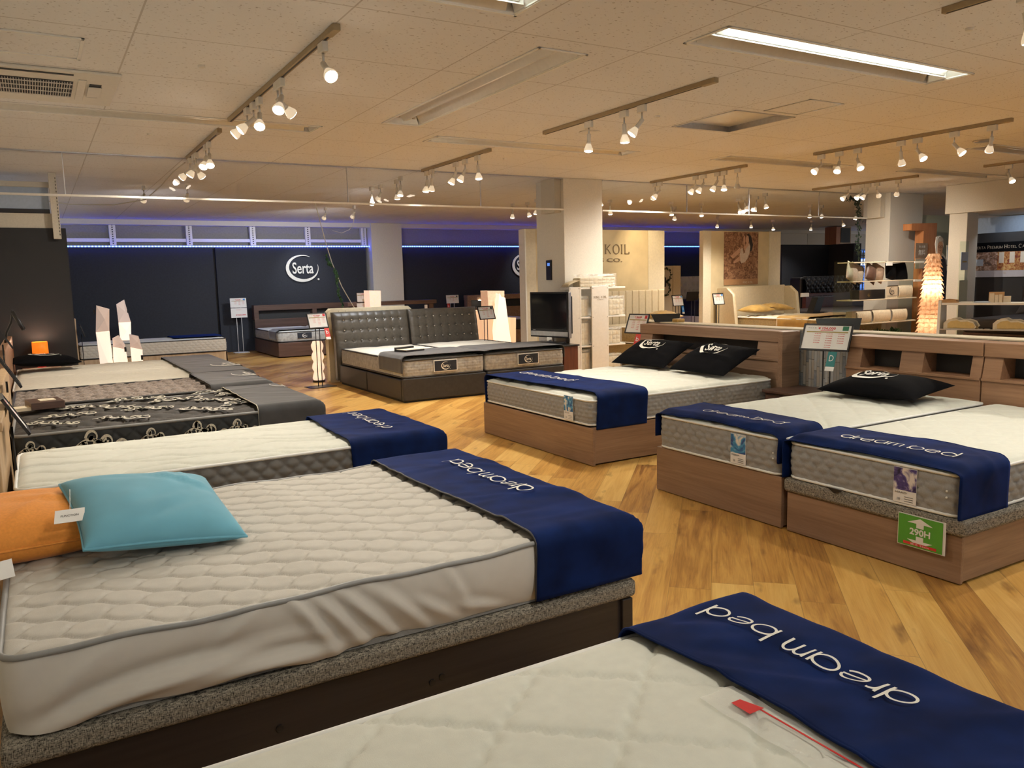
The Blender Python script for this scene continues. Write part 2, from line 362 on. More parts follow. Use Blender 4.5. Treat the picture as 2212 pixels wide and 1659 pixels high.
def copy_tree(o, newloc, kids=True):
    c = o.copy(); COL.objects.link(c); c.location = newloc
    for ch in list(o.children):
        d = ch.copy(); COL.objects.link(d); d.parent = c
        for g in list(ch.children):
            e = g.copy(); COL.objects.link(e); e.parent = d
    return c

# ------------------------------------------------------------------ lettering
_tc = {}
def text2d(body, bold=0.0):
    k = (body, bold)
    if k in _tc: return _tc[k]
    cu = bpy.data.curves.new('txt', 'FONT'); cu.body = body; cu.size = 1; cu.offset = bold; cu.resolution_u = 3
    cu.align_x = 'CENTER'; cu.align_y = 'CENTER'
    ob = bpy.data.objects.new('txt', cu); COL.objects.link(ob)
    dg = bpy.context.evaluated_depsgraph_get(); dg.update()
    me = bpy.data.meshes.new_from_object(ob.evaluated_get(dg))
    v = [(p.co.x, p.co.y) for p in me.vertices]; f = [tuple(p.vertices) for p in me.polygons]
    bpy.data.objects.remove(ob); bpy.data.curves.remove(cu); bpy.data.meshes.remove(me)
    if v:
        xs = [p[0] for p in v]; ys = [p[1] for p in v]; cx = (min(xs)+max(xs))/2; cy = (min(ys)+max(ys))/2
        w = max(xs)-min(xs); h = max(ys)-min(ys)
        v = [((x-cx), (y-cy)) for x, y in v]
    else: w = h = 1
    _tc[k] = (v, f, w, h); return _tc[k]
def put_text(mb, body, mp, cx, cy, w=None, h=None, bold=0.0):
    v, f, tw, th = text2d(body, bold)
    sx = (w/tw) if w else h/th; sy = (h/th) if h else sx
    mb.add([mp(cx+x*sx, cy+y*sy) for x, y in v], f)
def ribbon(mb, pts, w, mp, closed=False):
    P = [Vector(p).to_2d() for p in pts]; n = len(P); vs = []
    ws = w if isinstance(w, (list, tuple)) else [w]*n
    for i in range(n):
        a = P[i-1] if (i > 0 or closed) else P[i]; b = P[(i+1) % n] if (i < n-1 or closed) else P[i]
        t = (b-a); t = t.normalized() if t.length > 1e-9 else Vector((1, 0)); nn = Vector((-t.y, t.x))*ws[i]/2
        vs += [mp(*(P[i]+nn)), mp(*(P[i]-nn))]
    fs = [(2*i, 2*i+1, 2*((i+1) % n)+1, 2*((i+1) % n)) for i in range(n if closed else n-1)]
    mb.add(vs, fs)
def arc(cx, cy, rx, ry, a0, a1, n=18):
    return [(cx+rx*math.cos(math.radians(a0+(a1-a0)*i/n)), cy+ry*math.sin(math.radians(a0+(a1-a0)*i/n))) for i in range(n+1)]
def seg(x0, y0, x1, y1, n=6): return [(x0+(x1-x0)*i/n, y0+(y1-y0)*i/n) for i in range(n+1)]
def dream_strokes():
    L = []; x = 0.0; rx = .56; ry = .46; cy = .5
    def ring(x): L.append((arc(x+rx, cy, rx, ry, 0, 360, 28), False))
    for ch in 'dream bed':
        if ch == 'd': ring(x); L.append((seg(x+2*rx, 0, x+2*rx, 1.42), False)); x += 2*rx+.30
        elif ch == 'a': ring(x); L.append((seg(x+2*rx, 0, x+2*rx, 1.0), False)); x += 2*rx+.30
        elif ch == 'b': L.append((seg(x, 0, x, 1.42), False)); ring(x); x += 2*rx+.28
        elif ch == 'r': L.append((seg(x, 0, x, 1.0), False)); L.append((arc(x+.34, .52, .34, .43, 175, 85, 8), False)); x += .58
        elif ch == 'e': L.append((arc(x+rx, cy, rx, ry, 5, 325, 24), False)); L.append((seg(x, cy, x+2*rx, cy), False)); x += 2*rx+.28
        elif ch == 'm':
            L.append((seg(x, 0, x, 1.0), False))
            for q in (0, 1): L.append((arc(x+.28+.56*q, .56, .28, .40, 180, 0, 10)+seg(x+.56+.56*q, .5, x+.56+.56*q, 0, 3), False))
            x += 1.12+.32
        else: x += .38
    return L, x-.28
def put_dream(mb, mp, w):
    L, W = dream_strokes(); s = w/W
    for p, c in L: ribbon(mb, [((x-W/2)*s, (y-.6)*s) for x, y in p], .125*s, mp, c)
def put_serta(mb, mp, r):
    n = 44; pts = []; ws = []
    for i in range(n+1):
        a = math.radians(62+(375-62)*i/n); t = i/n
        pts.append((r*1.0*math.cos(a), r*.80*math.sin(a))); ws.append(r*(.02+.20*math.sin(PI*min(1, t*1.02))**1.3))
    ribbon(mb, pts, ws, mp)
    put_text(mb, 'Serta', mp, 0, 0, r*1.36, r*.72, .012)
    ribbon(mb, arc(r*.98, -r*.74, r*.035, r*.035, 0, 360, 8), r*.06, mp)
SERIF = {'K': [(0,0,0,1),(0,.42,.62,1),(.2,.58,.68,0)], 'I': [(0,0,0,1)], 'N': [(0,0,0,1),(0,1,.7,0),(.7,0,.7,1)], 'L': [(0,0,0,1),(0,0,.55,0),(.55,0,.55,.2)],
         'M': [(0,0,0,1),(0,1,.42,0),(.42,0,.84,1),(.84,1,.84,0)], 'A': [(0,0,.38,1),(.38,1,.76,0),(.16,.36,.6,.36)], 'T': [(.35,0,.35,1),(0,1,.7,1)], 'R': [(0,0,0,1),(.28,.5,.66,0)],
         'E': [(0,0,0,1),(0,0,.55,0),(0,1,.55,1),(0,.52,.42,.52)], 'P': [(0,0,0,1)], 'U': [(0,1,0,.3),(.66,.3,.66,1)], 'H': [(0,0,0,1),(.68,0,.68,1),(0,.5,.68,.5)], '.': [(0,0,.06,0)]}
SARC = {'O': [(.42,.5,.42,.5,0,360)], 'G': [(.42,.5,.42,.5,50,345)], 'C': [(.42,.5,.42,.5,50,310)], 'S': [(.28,.74,.27,.25,40,260),(.28,.26,.28,.26,90,-140)], 'R': [(0,.75,.48,.25,-90,90)], 'P': [(0,.74,.5,.26,-90,90)], 'U': [(.33,.3,.33,.3,180,360)]}
WID = dict(K=.7,I=.12,N=.7,L=.56,M=.86,A=.76,T=.7,R=.68,E=.56,P=.52,U=.68,H=.7,O=.86,G=.84,C=.8,S=.56)
WID['.'] = .1
def put_serif(mb, txt, mp, x0, y0, h, gap=.28, sp=.5, th=.10, small=None):
    x = x0
    for ch in txt:
        if ch == ' ': x += sp*h; continue
        s = h
        if small and ch.islower(): s = h*small
        c = ch.upper()
        for a in SERIF.get(c, []):
            ribbon(mb, seg(x+a[0]*s, y0+a[1]*s, x+a[2]*s, y0+a[3]*s, 2), th*s*(1.25 if a[0] == a[2] else .8), mp)
            if a[0] == a[2] and abs(a[1]-a[3]) == 1 and c in 'KINLMRPHT':
                for e in (a[1], a[3]): ribbon(mb, seg(x+(a[0]-.11)*s, y0+e*s, x+(a[0]+.11)*s, y0+e*s, 1), .045*s, mp)
        for a in SARC.get(c, []): ribbon(mb, arc(x+a[0]*s, y0+a[1]*s, a[2]*s, a[3]*s, a[4], a[5], 16), th*s, mp)
        x += (WID.get(c, .6)+gap)*s
    return x
def planar(o, u, v):
    o, u, v = Vector(o), Vector(u).normalized(), Vector(v).normalized()
    return lambda a, b: tuple(o+u*a+v*b)
# ------------------------------------------------------------------ soft goods
def ridges(seed, n, x0, x1, y0, y1, L=.35, W=.03, ang=(0, 1.2), amp=1.0):
    r = random.Random(seed); R = []
    for _ in range(n):
        R.append((r.uniform(x0, x1), r.uniform(y0, y1), r.uniform(*ang)*r.choice((-1, 1)) if False else r.uniform(*ang), L*r.uniform(.5, 1.3), W*r.uniform(.6, 1.5), r.uniform(.4, 1)*r.choice((1, 1, -.5))))
    def f(x, y):
        h = 0*x
        for cx, cy, a, l, w, q in R:
            c, s = math.cos(a), math.sin(a); u = (x-cx)*c+(y-cy)*s; v = -(x-cx)*s+(y-cy)*c + .15*u*u
            h = h + q*np.exp(-(u/l)**2-(v/w)**2)
        return amp*h
    return f
def wrapd(u, p): return np.abs((u/p+.5) % 1.0-.5)*p
def q_ogee(lx=.155, py=.05, w=.012, skew=.22):
    def f(x, y):
        d = np.full(np.shape(x), 9.0); k0 = np.floor(y/py)
        ph = 2*PI*x/lx
        for j in (-1, 0, 1, 2):
            k = k0+j; sg = np.where(k % 2 == 0, 1.0, -1.0)
            d = np.minimum(d, np.abs(y-k*py-sg*py*.49*np.sign(np.sin(ph))*np.abs(np.sin(ph+skew*sg*np.sin(ph)))**.62)/1.15)
        return 1-np.exp(-d/w)
    return f
def q_diamond(p=.26, wob=.010, wp=.05, w=.012, asp=1.0):
    def f(x, y):
        u = x+y*asp; v = x-y*asp
        d = np.minimum(wrapd(u+wob*np.abs(np.sin(PI*v/wp)), p), wrapd(v+wob*np.abs(np.sin(PI*u/wp)), p))
        return 1-np.exp(-d/w)
    return f
def q_wave(p=.17, a=.045, l=.55, w=.010):
    def f(x, y):
        d1 = wrapd(y+a*np.sin(2*PI*x/l)+.012*np.sin(2*PI*x/(l*.31)), p)
        d2 = wrapd(y-.9*a*np.sin(2*PI*x/(l*1.3)+1)+.35*x, p*1.9)
        return 1-np.exp(-np.minimum(d1, d2)/w)
    return f
def q_flat(x, y): return np.ones(np.shape(x))
def s_lattice(p=.07, w=.006, st=.35):
    def f(s, z):
        u, v = s+z, s-z
        return 1-np.exp(-np.minimum(wrapd(u+st*p*.5*np.sin(2*PI*v/p), p), wrapd(v+st*p*.5*np.sin(2*PI*u/p), p))/w)
    return f
def rrect(hx, hy, r, step):
    pts = []
    def line(ax, ay, bx, by):
        n = max(1, int(math.hypot(bx-ax, by-ay)/step))
        for i in range(n): pts.append((ax+(bx-ax)*i/n, ay+(by-ay)*i/n))
    def cor(cx, cy, a0):
        n = max(4, int(r*1.57/step))
        for i in range(n): a = math.radians(a0+90*i/n); pts.append((cx+r*math.cos(a), cy+r*math.sin(a)))
    line(-hx+r, -hy, hx-r, -hy); cor(hx-r, -hy+r, -90); line(hx, -hy+r, hx, hy-r); cor(hx-r, hy-r, 0)
    line(hx-r, hy, -hx+r, hy); cor(-hx+r, hy-r, 90); line(-hx, hy-r, -hx, -hy+r); cor(-hx+r, -hy+r, 180)
    P = np.array(pts); D = np.roll(P, -1, 0)-np.roll(P, 1, 0); D /= np.linalg.norm(D, axis=1)[:, None]
    N = np.stack([D[:, 1], -D[:, 0]], 1); s = np.concatenate([[0], np.cumsum(np.linalg.norm(P[1:]-P[:-1], axis=1))])
    return P, N, s
def mattress(label, X0, X1, Y0, Y1, z0, z1, group=None, top='wmat', side='borderg', pipe='pipew', quilt=None, amp=.010, res=.02, sidefn=None, samp=.006, r=.055,
             edge=.05, drop=.028, crown=.012, pr=.008, name='mattress', waviness=.0, sidewarp=None, lumps=0, lowpipe=True):
    cx, cy = (X0+X1)/2, (Y0+Y1)/2; hx, hy = (X1-X0)/2, (Y1-Y0)/2
    e = T(name, label, 'mattress', (cx, cy, z0), group)
    zs = z1-drop; SR = min(res, .010) if sidefn is not None else max(res, .012)
    wob = (lambda x, y: waviness*(np.sin(x*9+1.3)+.6*np.sin(x*21+y*5)+.5*np.sin(y*13))) if waviness else (lambda x, y: 0*x)
    # side
    P, N, s = rrect(hx, hy, r, SR); k = max(6, int((zs-z0)/SR))
    t = np.linspace(0, 1, k+1)[:, None]
    prof = .010*np.sin(PI*np.clip(t, 0, 1))**.7
    Z = z0+.006+(zs-z0-.006)*t+0*s[None, :]
    disp = prof+0*s[None, :]
    if sidefn is not None: disp = disp+samp*(sidefn(s[None, :]+0*t, Z)-1)*np.sin(PI*t)**.25
    Xw = P[None, :, 0]+N[None, :, 0]*disp+cx; Yw = P[None, :, 1]+N[None, :, 1]*disp+cy
    if sidewarp is not None: Xw, Yw, Z = sidewarp(Xw, Yw, Z, t+0*Z, N)
    Z[-1] += wob(Xw[-1], Yw[-1]); 
    b = MB(); b.grid(Xw, Yw, Z, wrap=True, flip=True)
    b.build('side_border', side, e, smooth=True)
    # top
    nx = max(8, int(2*hx/res)); ny = max(8, int(2*hy/res))
    def spread(n, h):   # more lines near the rim
        u = np.linspace(-1, 1, n+1); return h*u
    gx, gy = np.meshgrid(spread(nx, hx), spread(ny, hy), indexing='ij')
    dx = np.clip(np.abs(gx)-(hx-r), 0, r); dy = np.clip(np.abs(gy)-(hy-r), 0, r)
    hyp = np.hypot(dx, dy); mx = np.maximum(dx, dy); sc = np.where(hyp > 1e-9, mx/np.maximum(hyp, 1e-9), 1)
    x = np.sign(gx)*(np.minimum(np.abs(gx), hx-r)+dx*sc); y = np.sign(gy)*(np.minimum(np.abs(gy), hy-r)+dy*sc)
    dd = np.minimum(hx-np.abs(gx), hy-np.abs(gy)); dcor = r-mx
    dd = np.where((dx > 0) & (dy > 0), dcor, dd)
    tt = np.clip(dd/edge, 0, 1); shape = np.sqrt(np.clip(1-(1-tt)**2, 0, 1))
    h = zs+wob(x+cx, y+cy)*(1)+drop*shape+crown*(1-(x/hx)**2)*(1-(y/hy)**2)-crown
    if quilt is not None: h = h+amp*(quilt(x+cx, y+cy)-1)*np.clip(dd/.02, 0, 1)
    if lumps: h = h+lumps*np.sin(x*17+np.sin(y*23))*np.sin(y*19+1)*tt
    b = MB(); b.grid(x+cx, y+cy, h); b.build('top_panel', top, e, smooth=True)
    # piping
    b = MB(); st = max(1, int(.03/SR)); Q = P[::st]; 
    b.tube([(p[0]+cx, p[1]+cy, zs-.002+float(wob(np.array(p[0]+cx), np.array(p[1]+cy)))) for p in Q*1.002], pr, 8, closed=True); b.build('piping', pipe, e, smooth=True)
    if lowpipe: b = MB(); b.tube([(p[0]*1.0+cx, p[1]*1.0+cy, z0+pr) for p in Q], pr, 8, closed=True); b.build('piping', pipe, e, smooth=True)
    b = MB(); b.prism([(p[0]*.97+cx, p[1]*.97+cy) for p in Q], z0+.001, z0+.02, ax=2); b.build('underside', 'borderc' if side == 'borderc' else 'borderg', e)
    return e
def drape_fn(X0, X1, Y0, Y1, z1, r=.045, lift=.012, wr=None, lim=.5, flare=0.0, axis='x', zfun=None):
    """maps flat cloth coordinates (a along X, b along Y, in metres) to points on a cloth laid over the block"""
    def ex(e):
        e = np.maximum(e, 0); q = np.minimum(e/r, PI/2); ln = np.maximum(e-r*PI/2, 0)
        return r*np.sin(q)+ln*flare, r*(1-np.cos(q))+ln
    def f(a, b):
        a = np.asarray(a, float); b = np.asarray(b, float)
        oa0, da0 = ex((X0+r)-a); oa1, da1 = ex(a-(X1-r)); ob0, db0 = ex((Y0+r)-b); ob1, db1 = ex(b-(Y1-r))
        x = np.clip(a, X0+r, X1-r)-oa0+oa1; y = np.clip(b, Y0+r, Y1-r)-ob0+ob1
        da = da0+da1; db = db0+db1; dz = np.maximum(da, db)
        w = wr(a, b) if wr is not None else 0*a
        fa = np.clip(da/.05, 0, 1); fb = np.clip(db/.05, 0, 1)
        z = z1+lift-dz+w*(1-np.maximum(fa, fb)) + (zfun(x, y)*(1-np.maximum(fa, fb)) if zfun is not None else 0)
        x = x+np.sign(oa1-oa0)*(fa*(np.abs(w)*1.2)+lift*np.clip((oa0+oa1)/r, 0, 1)); y = y+np.sign(ob1-ob0)*(fb*(np.abs(w)*1.2)+lift*np.clip((ob0+ob1)/r, 0, 1))
        return x, y, z
    return f
def runner(label, fn, a0, a1, b0, b1, m='navy', res=.02, text=None, tw=.6, tsize=None, group=None, cat='bed runner', hemcol=None, skewfn=None, lettering='embroid', flip=False):
    cxyz = [float(q) for q in fn((a0+a1)/2, (b0+b1)/2)]
    e = T('bed_runner', label, cat, cxyz, group)
    na = max(6, int((a1-a0)/res)); nb = max(10, int((b1-b0)/res))
    A, B = np.meshgrid(np.linspace(a0, a1, na+1), np.linspace(b0, b1, nb+1), indexing='ij')
    if skewfn is not None: A = A+skewfn(A, B)
    x, y, z = fn(A, B); b = MB(); b.grid(x, y, z); b.build('cloth', m, e, smooth=True, solid=.004)
    # hem
    b = MB()
    for a in (a0, a1):
        bb = np.linspace(b0, b1, nb+1); aa = np.full(nb+1, a)
        if skewfn is not None: aa = aa+skewfn(aa, bb)
        X, Y, Z = fn(aa, bb); b.tube(list(zip(X, Y, Z+.003)), .0035, 5)
    b.build('hem', hemcol or m, e, smooth=True)
    if text:
        cu, cv, kind, du = text   # centre in cloth coords; text runs along b
        s = -1 if flip else 1
        def mp(u, v):
            p = fn(cu+s*v, cv-s*u); return (float(p[0]), float(p[1]), float(p[2])+.0135)
        b = MB()
        if kind == 'dream': put_dream(b, mp, tw)
        else: put_serta(b, mp, tw/2)
        b.build('lettering', lettering, e)
    return e
def pillow_fn(w, d, h, pinch=.08, p=2.6, q=.55):
    def f(u, v, sgn=1):
        u = np.asarray(u, float); v = np.asarray(v, float)
        x = w/2*u*(1-pinch*(1-np.abs(v)**2)); y = d/2*v*(1-pinch*(1-np.abs(u)**2))
        z = sgn*h/2*np.maximum(0, 1-np.abs(u)**p)**q*np.maximum(0, 1-np.abs(v)**p)**q
        return x, y, z
    return f
def pillow(name, label, cat, m, w, d, h, loc, rot=(0,0,0), pinch=.08, group=None, res=26, logo=None, pipe=None, wrink=.0, seed=1, bottom=.6, logosz=.12, sag=None, logopos=(0, 0), pm=None, q=.55):
    e = T(name, label, cat, loc, group); R = Matrix.Translation(Vector(loc)) @ (Matrix.Rotation(rot[2], 4, 'Z') @ Matrix.Rotation(rot[1], 4, 'Y') @ Matrix.Rotation(rot[0], 4, 'X'))
    f = pillow_fn(w, d, h, pinch, q=q); wr = ridges(seed, 14, -.9, .9, -.9, .9, .5, .09, (0, 3.1), wrink)
    u = np.sin(np.linspace(-PI/2, PI/2, res+1)); U, V = np.meshgrid(u, u, indexing='ij')
    R3 = np.array(R)
    def tr(x, y, z):
        return R3[0, 0]*x+R3[0, 1]*y+R3[0, 2]*z+R3[0, 3], R3[1, 0]*x+R3[1, 1]*y+R3[1, 2]*z+R3[1, 3], R3[2, 0]*x+R3[2, 1]*y+R3[2, 2]*z+R3[2, 3]
    def top(U, V):
        x, y, z = f(U, V, 1); z = z+wr(U, V)*(1-np.abs(U)**4)*(1-np.abs(V)**4)
        if sag: z = z+sag(U, V)
        return tr(x, y, z)
    b = MB(); X, Y, Z = top(U, V); b.grid(X, Y, Z)
    x, y, z = f(U, V, -bottom)
    if sag: z = z+sag(U, V)
    X, Y, Z = tr(x, y, z); b.grid(X, Y, Z, flip=True)
    b.build('cover', m, e, smooth=True)
    if pipe or pm:
        k = np.linspace(-1, 1, 21); ed = [(a, -1) for a in k[:-1]]+[(1, a) for a in k[:-1]]+[(-a, 1) for a in k[:-1]]+[(-1, -a) for a in k[:-1]]
        uu = np.array(ed); x, y, z = f(uu[:, 0], uu[:, 1], 1)
        if sag: z = z+sag(uu[:, 0], uu[:, 1])
        X, Y, Z = tr(x*1.0, y*1.0, z); b = MB(); b.tube(list(zip(X, Y, Z)), pipe or .004, 6, closed=True); b.build('piping', pm or m, e, smooth=True)
    if logo:
        def mp(a, c):
            a, c = a+logopos[0], c+logopos[1]
            p = top(np.array(a/(w/2)), np.array(c/(d/2))); n = R.to_3x3() @ Vector((0, 0, 1)); return (float(p[0])+n.x*.004, float(p[1])+n.y*.004, float(p[2])+n.z*.004)
        b = MB(); put_serta(b, mp, logosz); b.build('logo', 'embroid', e)
    return e, top

# ------------------------------------------------------------------ room
CZ = 2.76
holes = {}
FIX = [  # x0,x1,y0,y1, long axis, lit
    ('ceiling_light', 3.43, 5.79, 3.36, 3.69, 'x', 1, 'long recessed fluorescent light, lit, between the two tracks of spotlights at upper right'),
    ('ceiling_light', 2.70, 3.03, 4.16, 6.63, 'y', 0, 'unlit recessed twin fluorescent trough running away from the viewer at centre'),
    ('ceiling_light', 3.40, 5.83, 7.03, 7.32, 'x', 0, 'unlit recessed fluorescent trough over the tufted leather bed'),
    ('ceiling_light', -.20, 2.26, 7.00, 7.30, 'x', 0, 'unlit recessed fluorescent trough just beyond the air conditioner cassette'),
    ('ceiling_light', -.20, 2.26, 3.44, 3.71, 'x', 1, 'lit recessed fluorescent light cut by the top edge of the photo'),
    ('ceiling_light', 7.07, 9.25, 6.87, 7.17, 'x', 0, 'unlit recessed fluorescent trough over the cream bed area'),
    ('ceiling_light', 10.4, 12.6, 6.72, 7.00, 'x', 0, 'unlit recessed fluorescent trough farthest to the right'),
    ('ceiling_light', 9.3, 12.0, 5.10, 5.40, 'x', 0, 'unlit recessed fluorescent trough behind the seven-lamp track'),
]
FIX += [('ceiling_light', 20.6, 23.0, 14.6, 14.93, 'x', 1, 'lit recessed fluorescent light added far back near the wall loudspeaker'), ('ceiling_light', -.1, 2.3, -1.2, -.88, 'x', 1, 'added unseen fluorescent fill light behind the viewer at left'), ('ceiling_light', 3.4, 5.8, -.4, -.08, 'x', 1, 'added unseen fluorescent fill light behind the viewer at right')]  # added troughs: brighten the far wall, and unseen fill behind the viewer
cutx, cuty, rects = {-1.5, 27.0}, {-4.0, 18.4}, []
for k in FIX: rects.append(k[1:5])
HATCH = (5.16, 5.89, 4.96, 5.75); rects.append(HATCH)
for r_ in rects: cutx |= {r_[0], r_[1]}; cuty |= {r_[2], r_[3]}
xs, ys = sorted(cutx), sorted(cuty); b = MB()
for i in range(len(xs)-1):
    for j in range(len(ys)-1):
        mx, my = (xs[i]+xs[i+1])/2, (ys[j]+ys[j+1])/2
        if any(r_[0] < mx < r_[1] and r_[2] < my < r_[3] for r_ in rects): continue
        b.box(xs[i], xs[i+1], ys[j], ys[j+1], CZ, CZ+.02)
struct(b.build('ceiling', 'ceiling'))
struct(box('floor', 'floor', -1.5, 27, -4, 18.4, -.05, 0, bevel=0))
for nm, x0, x1, y0, y1, ax, lit, lab in FIX:
    e = T('ceiling_light', lab, 'ceiling light', ((x0+x1)/2, (y0+y1)/2, CZ)); b = MB(); h = .085; w = .012
    # trough: sloped reflector wings and a centre ridge
    b.box(x0, x1, y0, y1, CZ+h, CZ+h+.01)
    b.box(x0, x0+w, y0, y1, CZ-.004, CZ+h); b.box(x1-w, x1, y0, y1, CZ-.004, CZ+h); b.box(x0, x1, y0, y0+w, CZ-.004, CZ+h); b.box(x0, x1, y1-w, y1, CZ-.004, CZ+h)
    g = .016
    for q in ((x0-g, x0+.004, y0-g, y1+g), (x1-.004, x1+g, y0-g, y1+g), (x0-g, x1+g, y0-g, y0+.004), (x0-g, x1+g, y1-.004, y1+g)): b.box(*q, CZ-.008, CZ-.001)
    b.build('housing', 'whitemetal', e, bevel=.002)
    b = MB()
    a0, a1, p0, p1 = (x0, x1, y0, y1) if ax == 'x' else (y0, y1, x0, x1); c = (p0+p1)/2
    prof = [(p0+w, CZ+.004), (p0+w+.045, CZ+h-.012), (c-.055, CZ+h-.004), (c-.008, CZ+.012), (c+.008, CZ+.012), (c+.055, CZ+h-.004), (p1-w-.045, CZ+h-.012), (p1-w, CZ+.004)]
    n_ = len(prof); P3 = lambda a, q: (a, q[0], q[1]) if ax == 'x' else (q[0], a, q[1])
    b.add([P3(a, q) for a in (a0+w+.05, a1-w-.05) for q in prof], [(i, i+1, i+1+n_, i+n_) for i in range(n_-1)])
    for aa, ab in ((a0+w, a0+w+.05), (a1-w, a1-w-.05)): b.add([P3(aa, (p0+w, CZ+.004)), P3(aa, (p1-w, CZ+.004)), P3(ab, (p1-w-.045, CZ+h-.012)), P3(ab, (p0+w+.045, CZ+h-.012))], [(0, 1, 2, 3)])
    b.build('reflector', 'reflector', e)
    for sgn in ((-1, 1) if not lit else (1,)):
        b = MB(); q = c+sgn*.072 if not lit else c-.095
        p = [(x0+.10, q, CZ+.055), (x1-.10, q, CZ+.055)] if ax == 'x' else [(q, y0+.10, CZ+.055), (q, y1-.10, CZ+.055)]
        if lit: b.tube(p, .016, 10); b.build('tube_lamp', 'tube', e)
        else:
            for pe in p: b = MB(); b.box(pe[0]-.012, pe[0]+.012, pe[1]-.012, pe[1]+.012, CZ+.03, CZ+.07); b.build('lamp_socket', 'whiteplastic', e)
    if lit:
        b = MB()
        b.box(x0+.03, x1-.03, c-.002, c+.004, CZ+.002, CZ+.075)
        b.build('inner_reflector', 'whitemetal', e)
# the unseen troughs behind the viewer are added in the list above, as fill
def lite(kind, name, loc, energy, col, **kw):
    l = bpy.data.lights.new(name, kind); l.energy = energy; l.color = col
    for k, v in kw.items(): setattr(l, k, v)
    o = bpy.data.objects.new(name, l); COL.objects.link(o); o.location = loc; return o

# air-conditioner cassette (4-way type, one end in view)
e = T('air_conditioner', 'white ceiling cassette air conditioner with dark intake grille at upper left', 'air conditioner', (-.15, 6.3, CZ))
box('panel', 'whiteplastic', -.95, .60, 5.82, 6.78, CZ-.02, CZ, e, .008)
b = MB()
for i in range(84): b.box(-.93+i*.015, -.93+i*.015+.0035, 6.08, 6.52, CZ-.034, CZ-.024)
for i in range(4): b.box(-.93, .33, 6.10+i*.13, 6.105+i*.13, CZ-.036, CZ-.03)
b.build('intake_grille', 'whiteplastic', e)
box('intake_opening', 'grille', -.93, .335, 6.07, 6.53, CZ-.0235, CZ-.021, e, 0)
box('air_outlet', 'grille', -.9, .33, 5.87, 5.90, CZ-.024, CZ-.0205, e, 0)
box('air_outlet', 'grille', .43, .50, 6.10, 6.50, CZ-.0235, CZ-.0205, e, 0)
b = MB(); b.box(.425, .505, 6.15, 6.45, -.003, .003, Matrix.Translation((0, 0, CZ-.03))); b.build('louvre', 'whiteplastic', e, bevel=.002)
b = MB(); b.box(.36, .41, 6.0, 6.6, CZ-.028, CZ-.02); b.build('trim_rib', 'whiteplastic', e, bevel=.003)
e = T('ceiling_hatch', 'small rectangular ceiling access panel with white rim left of the first spotlight track', 'ceiling hatch', (.15, 5.32, CZ))
b = MB()
for q in ((-.6, .355, 5.09, 5.11), (-.6, .355, 5.53, 5.55), (.335, .355, 5.09, 5.55)): b.box(q[0], q[1], q[2], q[3], CZ-.012, CZ)
b.build('rim', 'whitemetal', e, bevel=.003)
box('access_panel', 'ceiling', -.6, .335, 5.11, 5.53, CZ-.004, CZ-.0005, e, 0)
e = T('ceiling_vent', 'square ceiling opening with brushed metal inner plate beside the second track', 'ceiling vent', ((HATCH[0]+HATCH[1])/2, (HATCH[2]+HATCH[3])/2, CZ))
x0, x1, y0, y1 = HATCH; b = MB()
for q in ((x0, x0+.02, y0, y1), (x1-.02, x1, y0, y1), (x0, x1, y0, y0+.02), (x0, x1, y1-.02, y1)): b.box(*q, CZ-.006, CZ+.06)
b.build('frame', 'steel', e, bevel=.002)
box('plate', 'reflector', x0, x1, y0, y1, CZ+.045, CZ+.055, e, 0)
e = T('ceiling_hatch', 'flush ceiling access panel outlined in dark grey behind the square vent', 'ceiling hatch', (5.61, 4.65, CZ))
b = MB()
for q in ((5.41, 5.43, 4.41, 4.89), (5.80, 5.82, 4.41, 4.89), (5.41, 5.82, 4.41, 4.43), (5.41, 5.82, 4.87, 4.89)): b.box(*q, CZ-.004, CZ)
b.build('rim', 'steel', e); box('access_panel', 'ceiling', 5.43, 5.80, 4.43, 4.87, CZ-.002, CZ-.0004, e, 0)
for i, (x, y, r_, lb) in enumerate([(1.01, 5.40, .022, 'small round ceiling boss left of the nearest spotlight track'), (1.0, 7.92, .022, 'small round ceiling boss between the second track and the trough'), (4.715, 5.43, .022, 'small round ceiling boss between the vent and the centre track'),
                                    (4.715, 2.76, .022, 'small round ceiling boss at the upper right corner'), (4.70, 8.0, .022, 'small round ceiling boss near the pillar'), (4.62, 6.28, .10, 'white disc-shaped ceiling detector behind the centre track'),
                                    (8.9, 5.0, .10, 'flat dark round ceiling plate behind the seven-lamp track')]):
    b = MB(); b.lathe([(r_, 0), (r_*1.02, -.006), (r_*.8, -.014), (.001, -.016)], 20, Matrix.Translation((x, y, CZ))); o = b.build('ceiling_detector', 'whiteplastic' if i != 6 else 'steel', smooth=False)
    setloc(o, (x, y, CZ)); tag(o, lb, 'ceiling detector')

# walls
struct(box('wall_left', 'plaster', -.55, -.42, -4, 10.95, 0, CZ, bevel=0))
struct(box('wall_back', 'greywall', -.55, 27, 18.0, 18.3, 0, CZ, bevel=0))
o = struct(box('wall_left_partition', 'charcoal', -.55, .385, 11.0, 11.12, 0, 2.13, bevel=0))
struct(box('wall_left_partition_side', 'blackwall', .30, .385, 11.12, 17.9, 0, 2.13, bevel=0))
struct(box('trim_partition_top', 'plaster', -.55, .26, 11.02, 11.10, 2.13, 2.30, bevel=0))
e = T('perforated_post', 'cream perforated shelving upright rising from the dark partition to the ceiling', 'post', (.29, 10.93, 2.13))
b = MB(); b.box(.25, .33, 10.9, 10.96, 2.0, CZ); b.build('upright', 'plaster', e, bevel=.003)
b = MB()
for k in range(18): b.box(.315, .322, 10.895, 10.90, 2.04+k*.038, 2.06+k*.038)
b.build('slots', 'grille', e)
e = T('window_screen', 'dim glazed screen above the dark partition at far left', 'glass screen', (-.1, 11.05, 2.3))
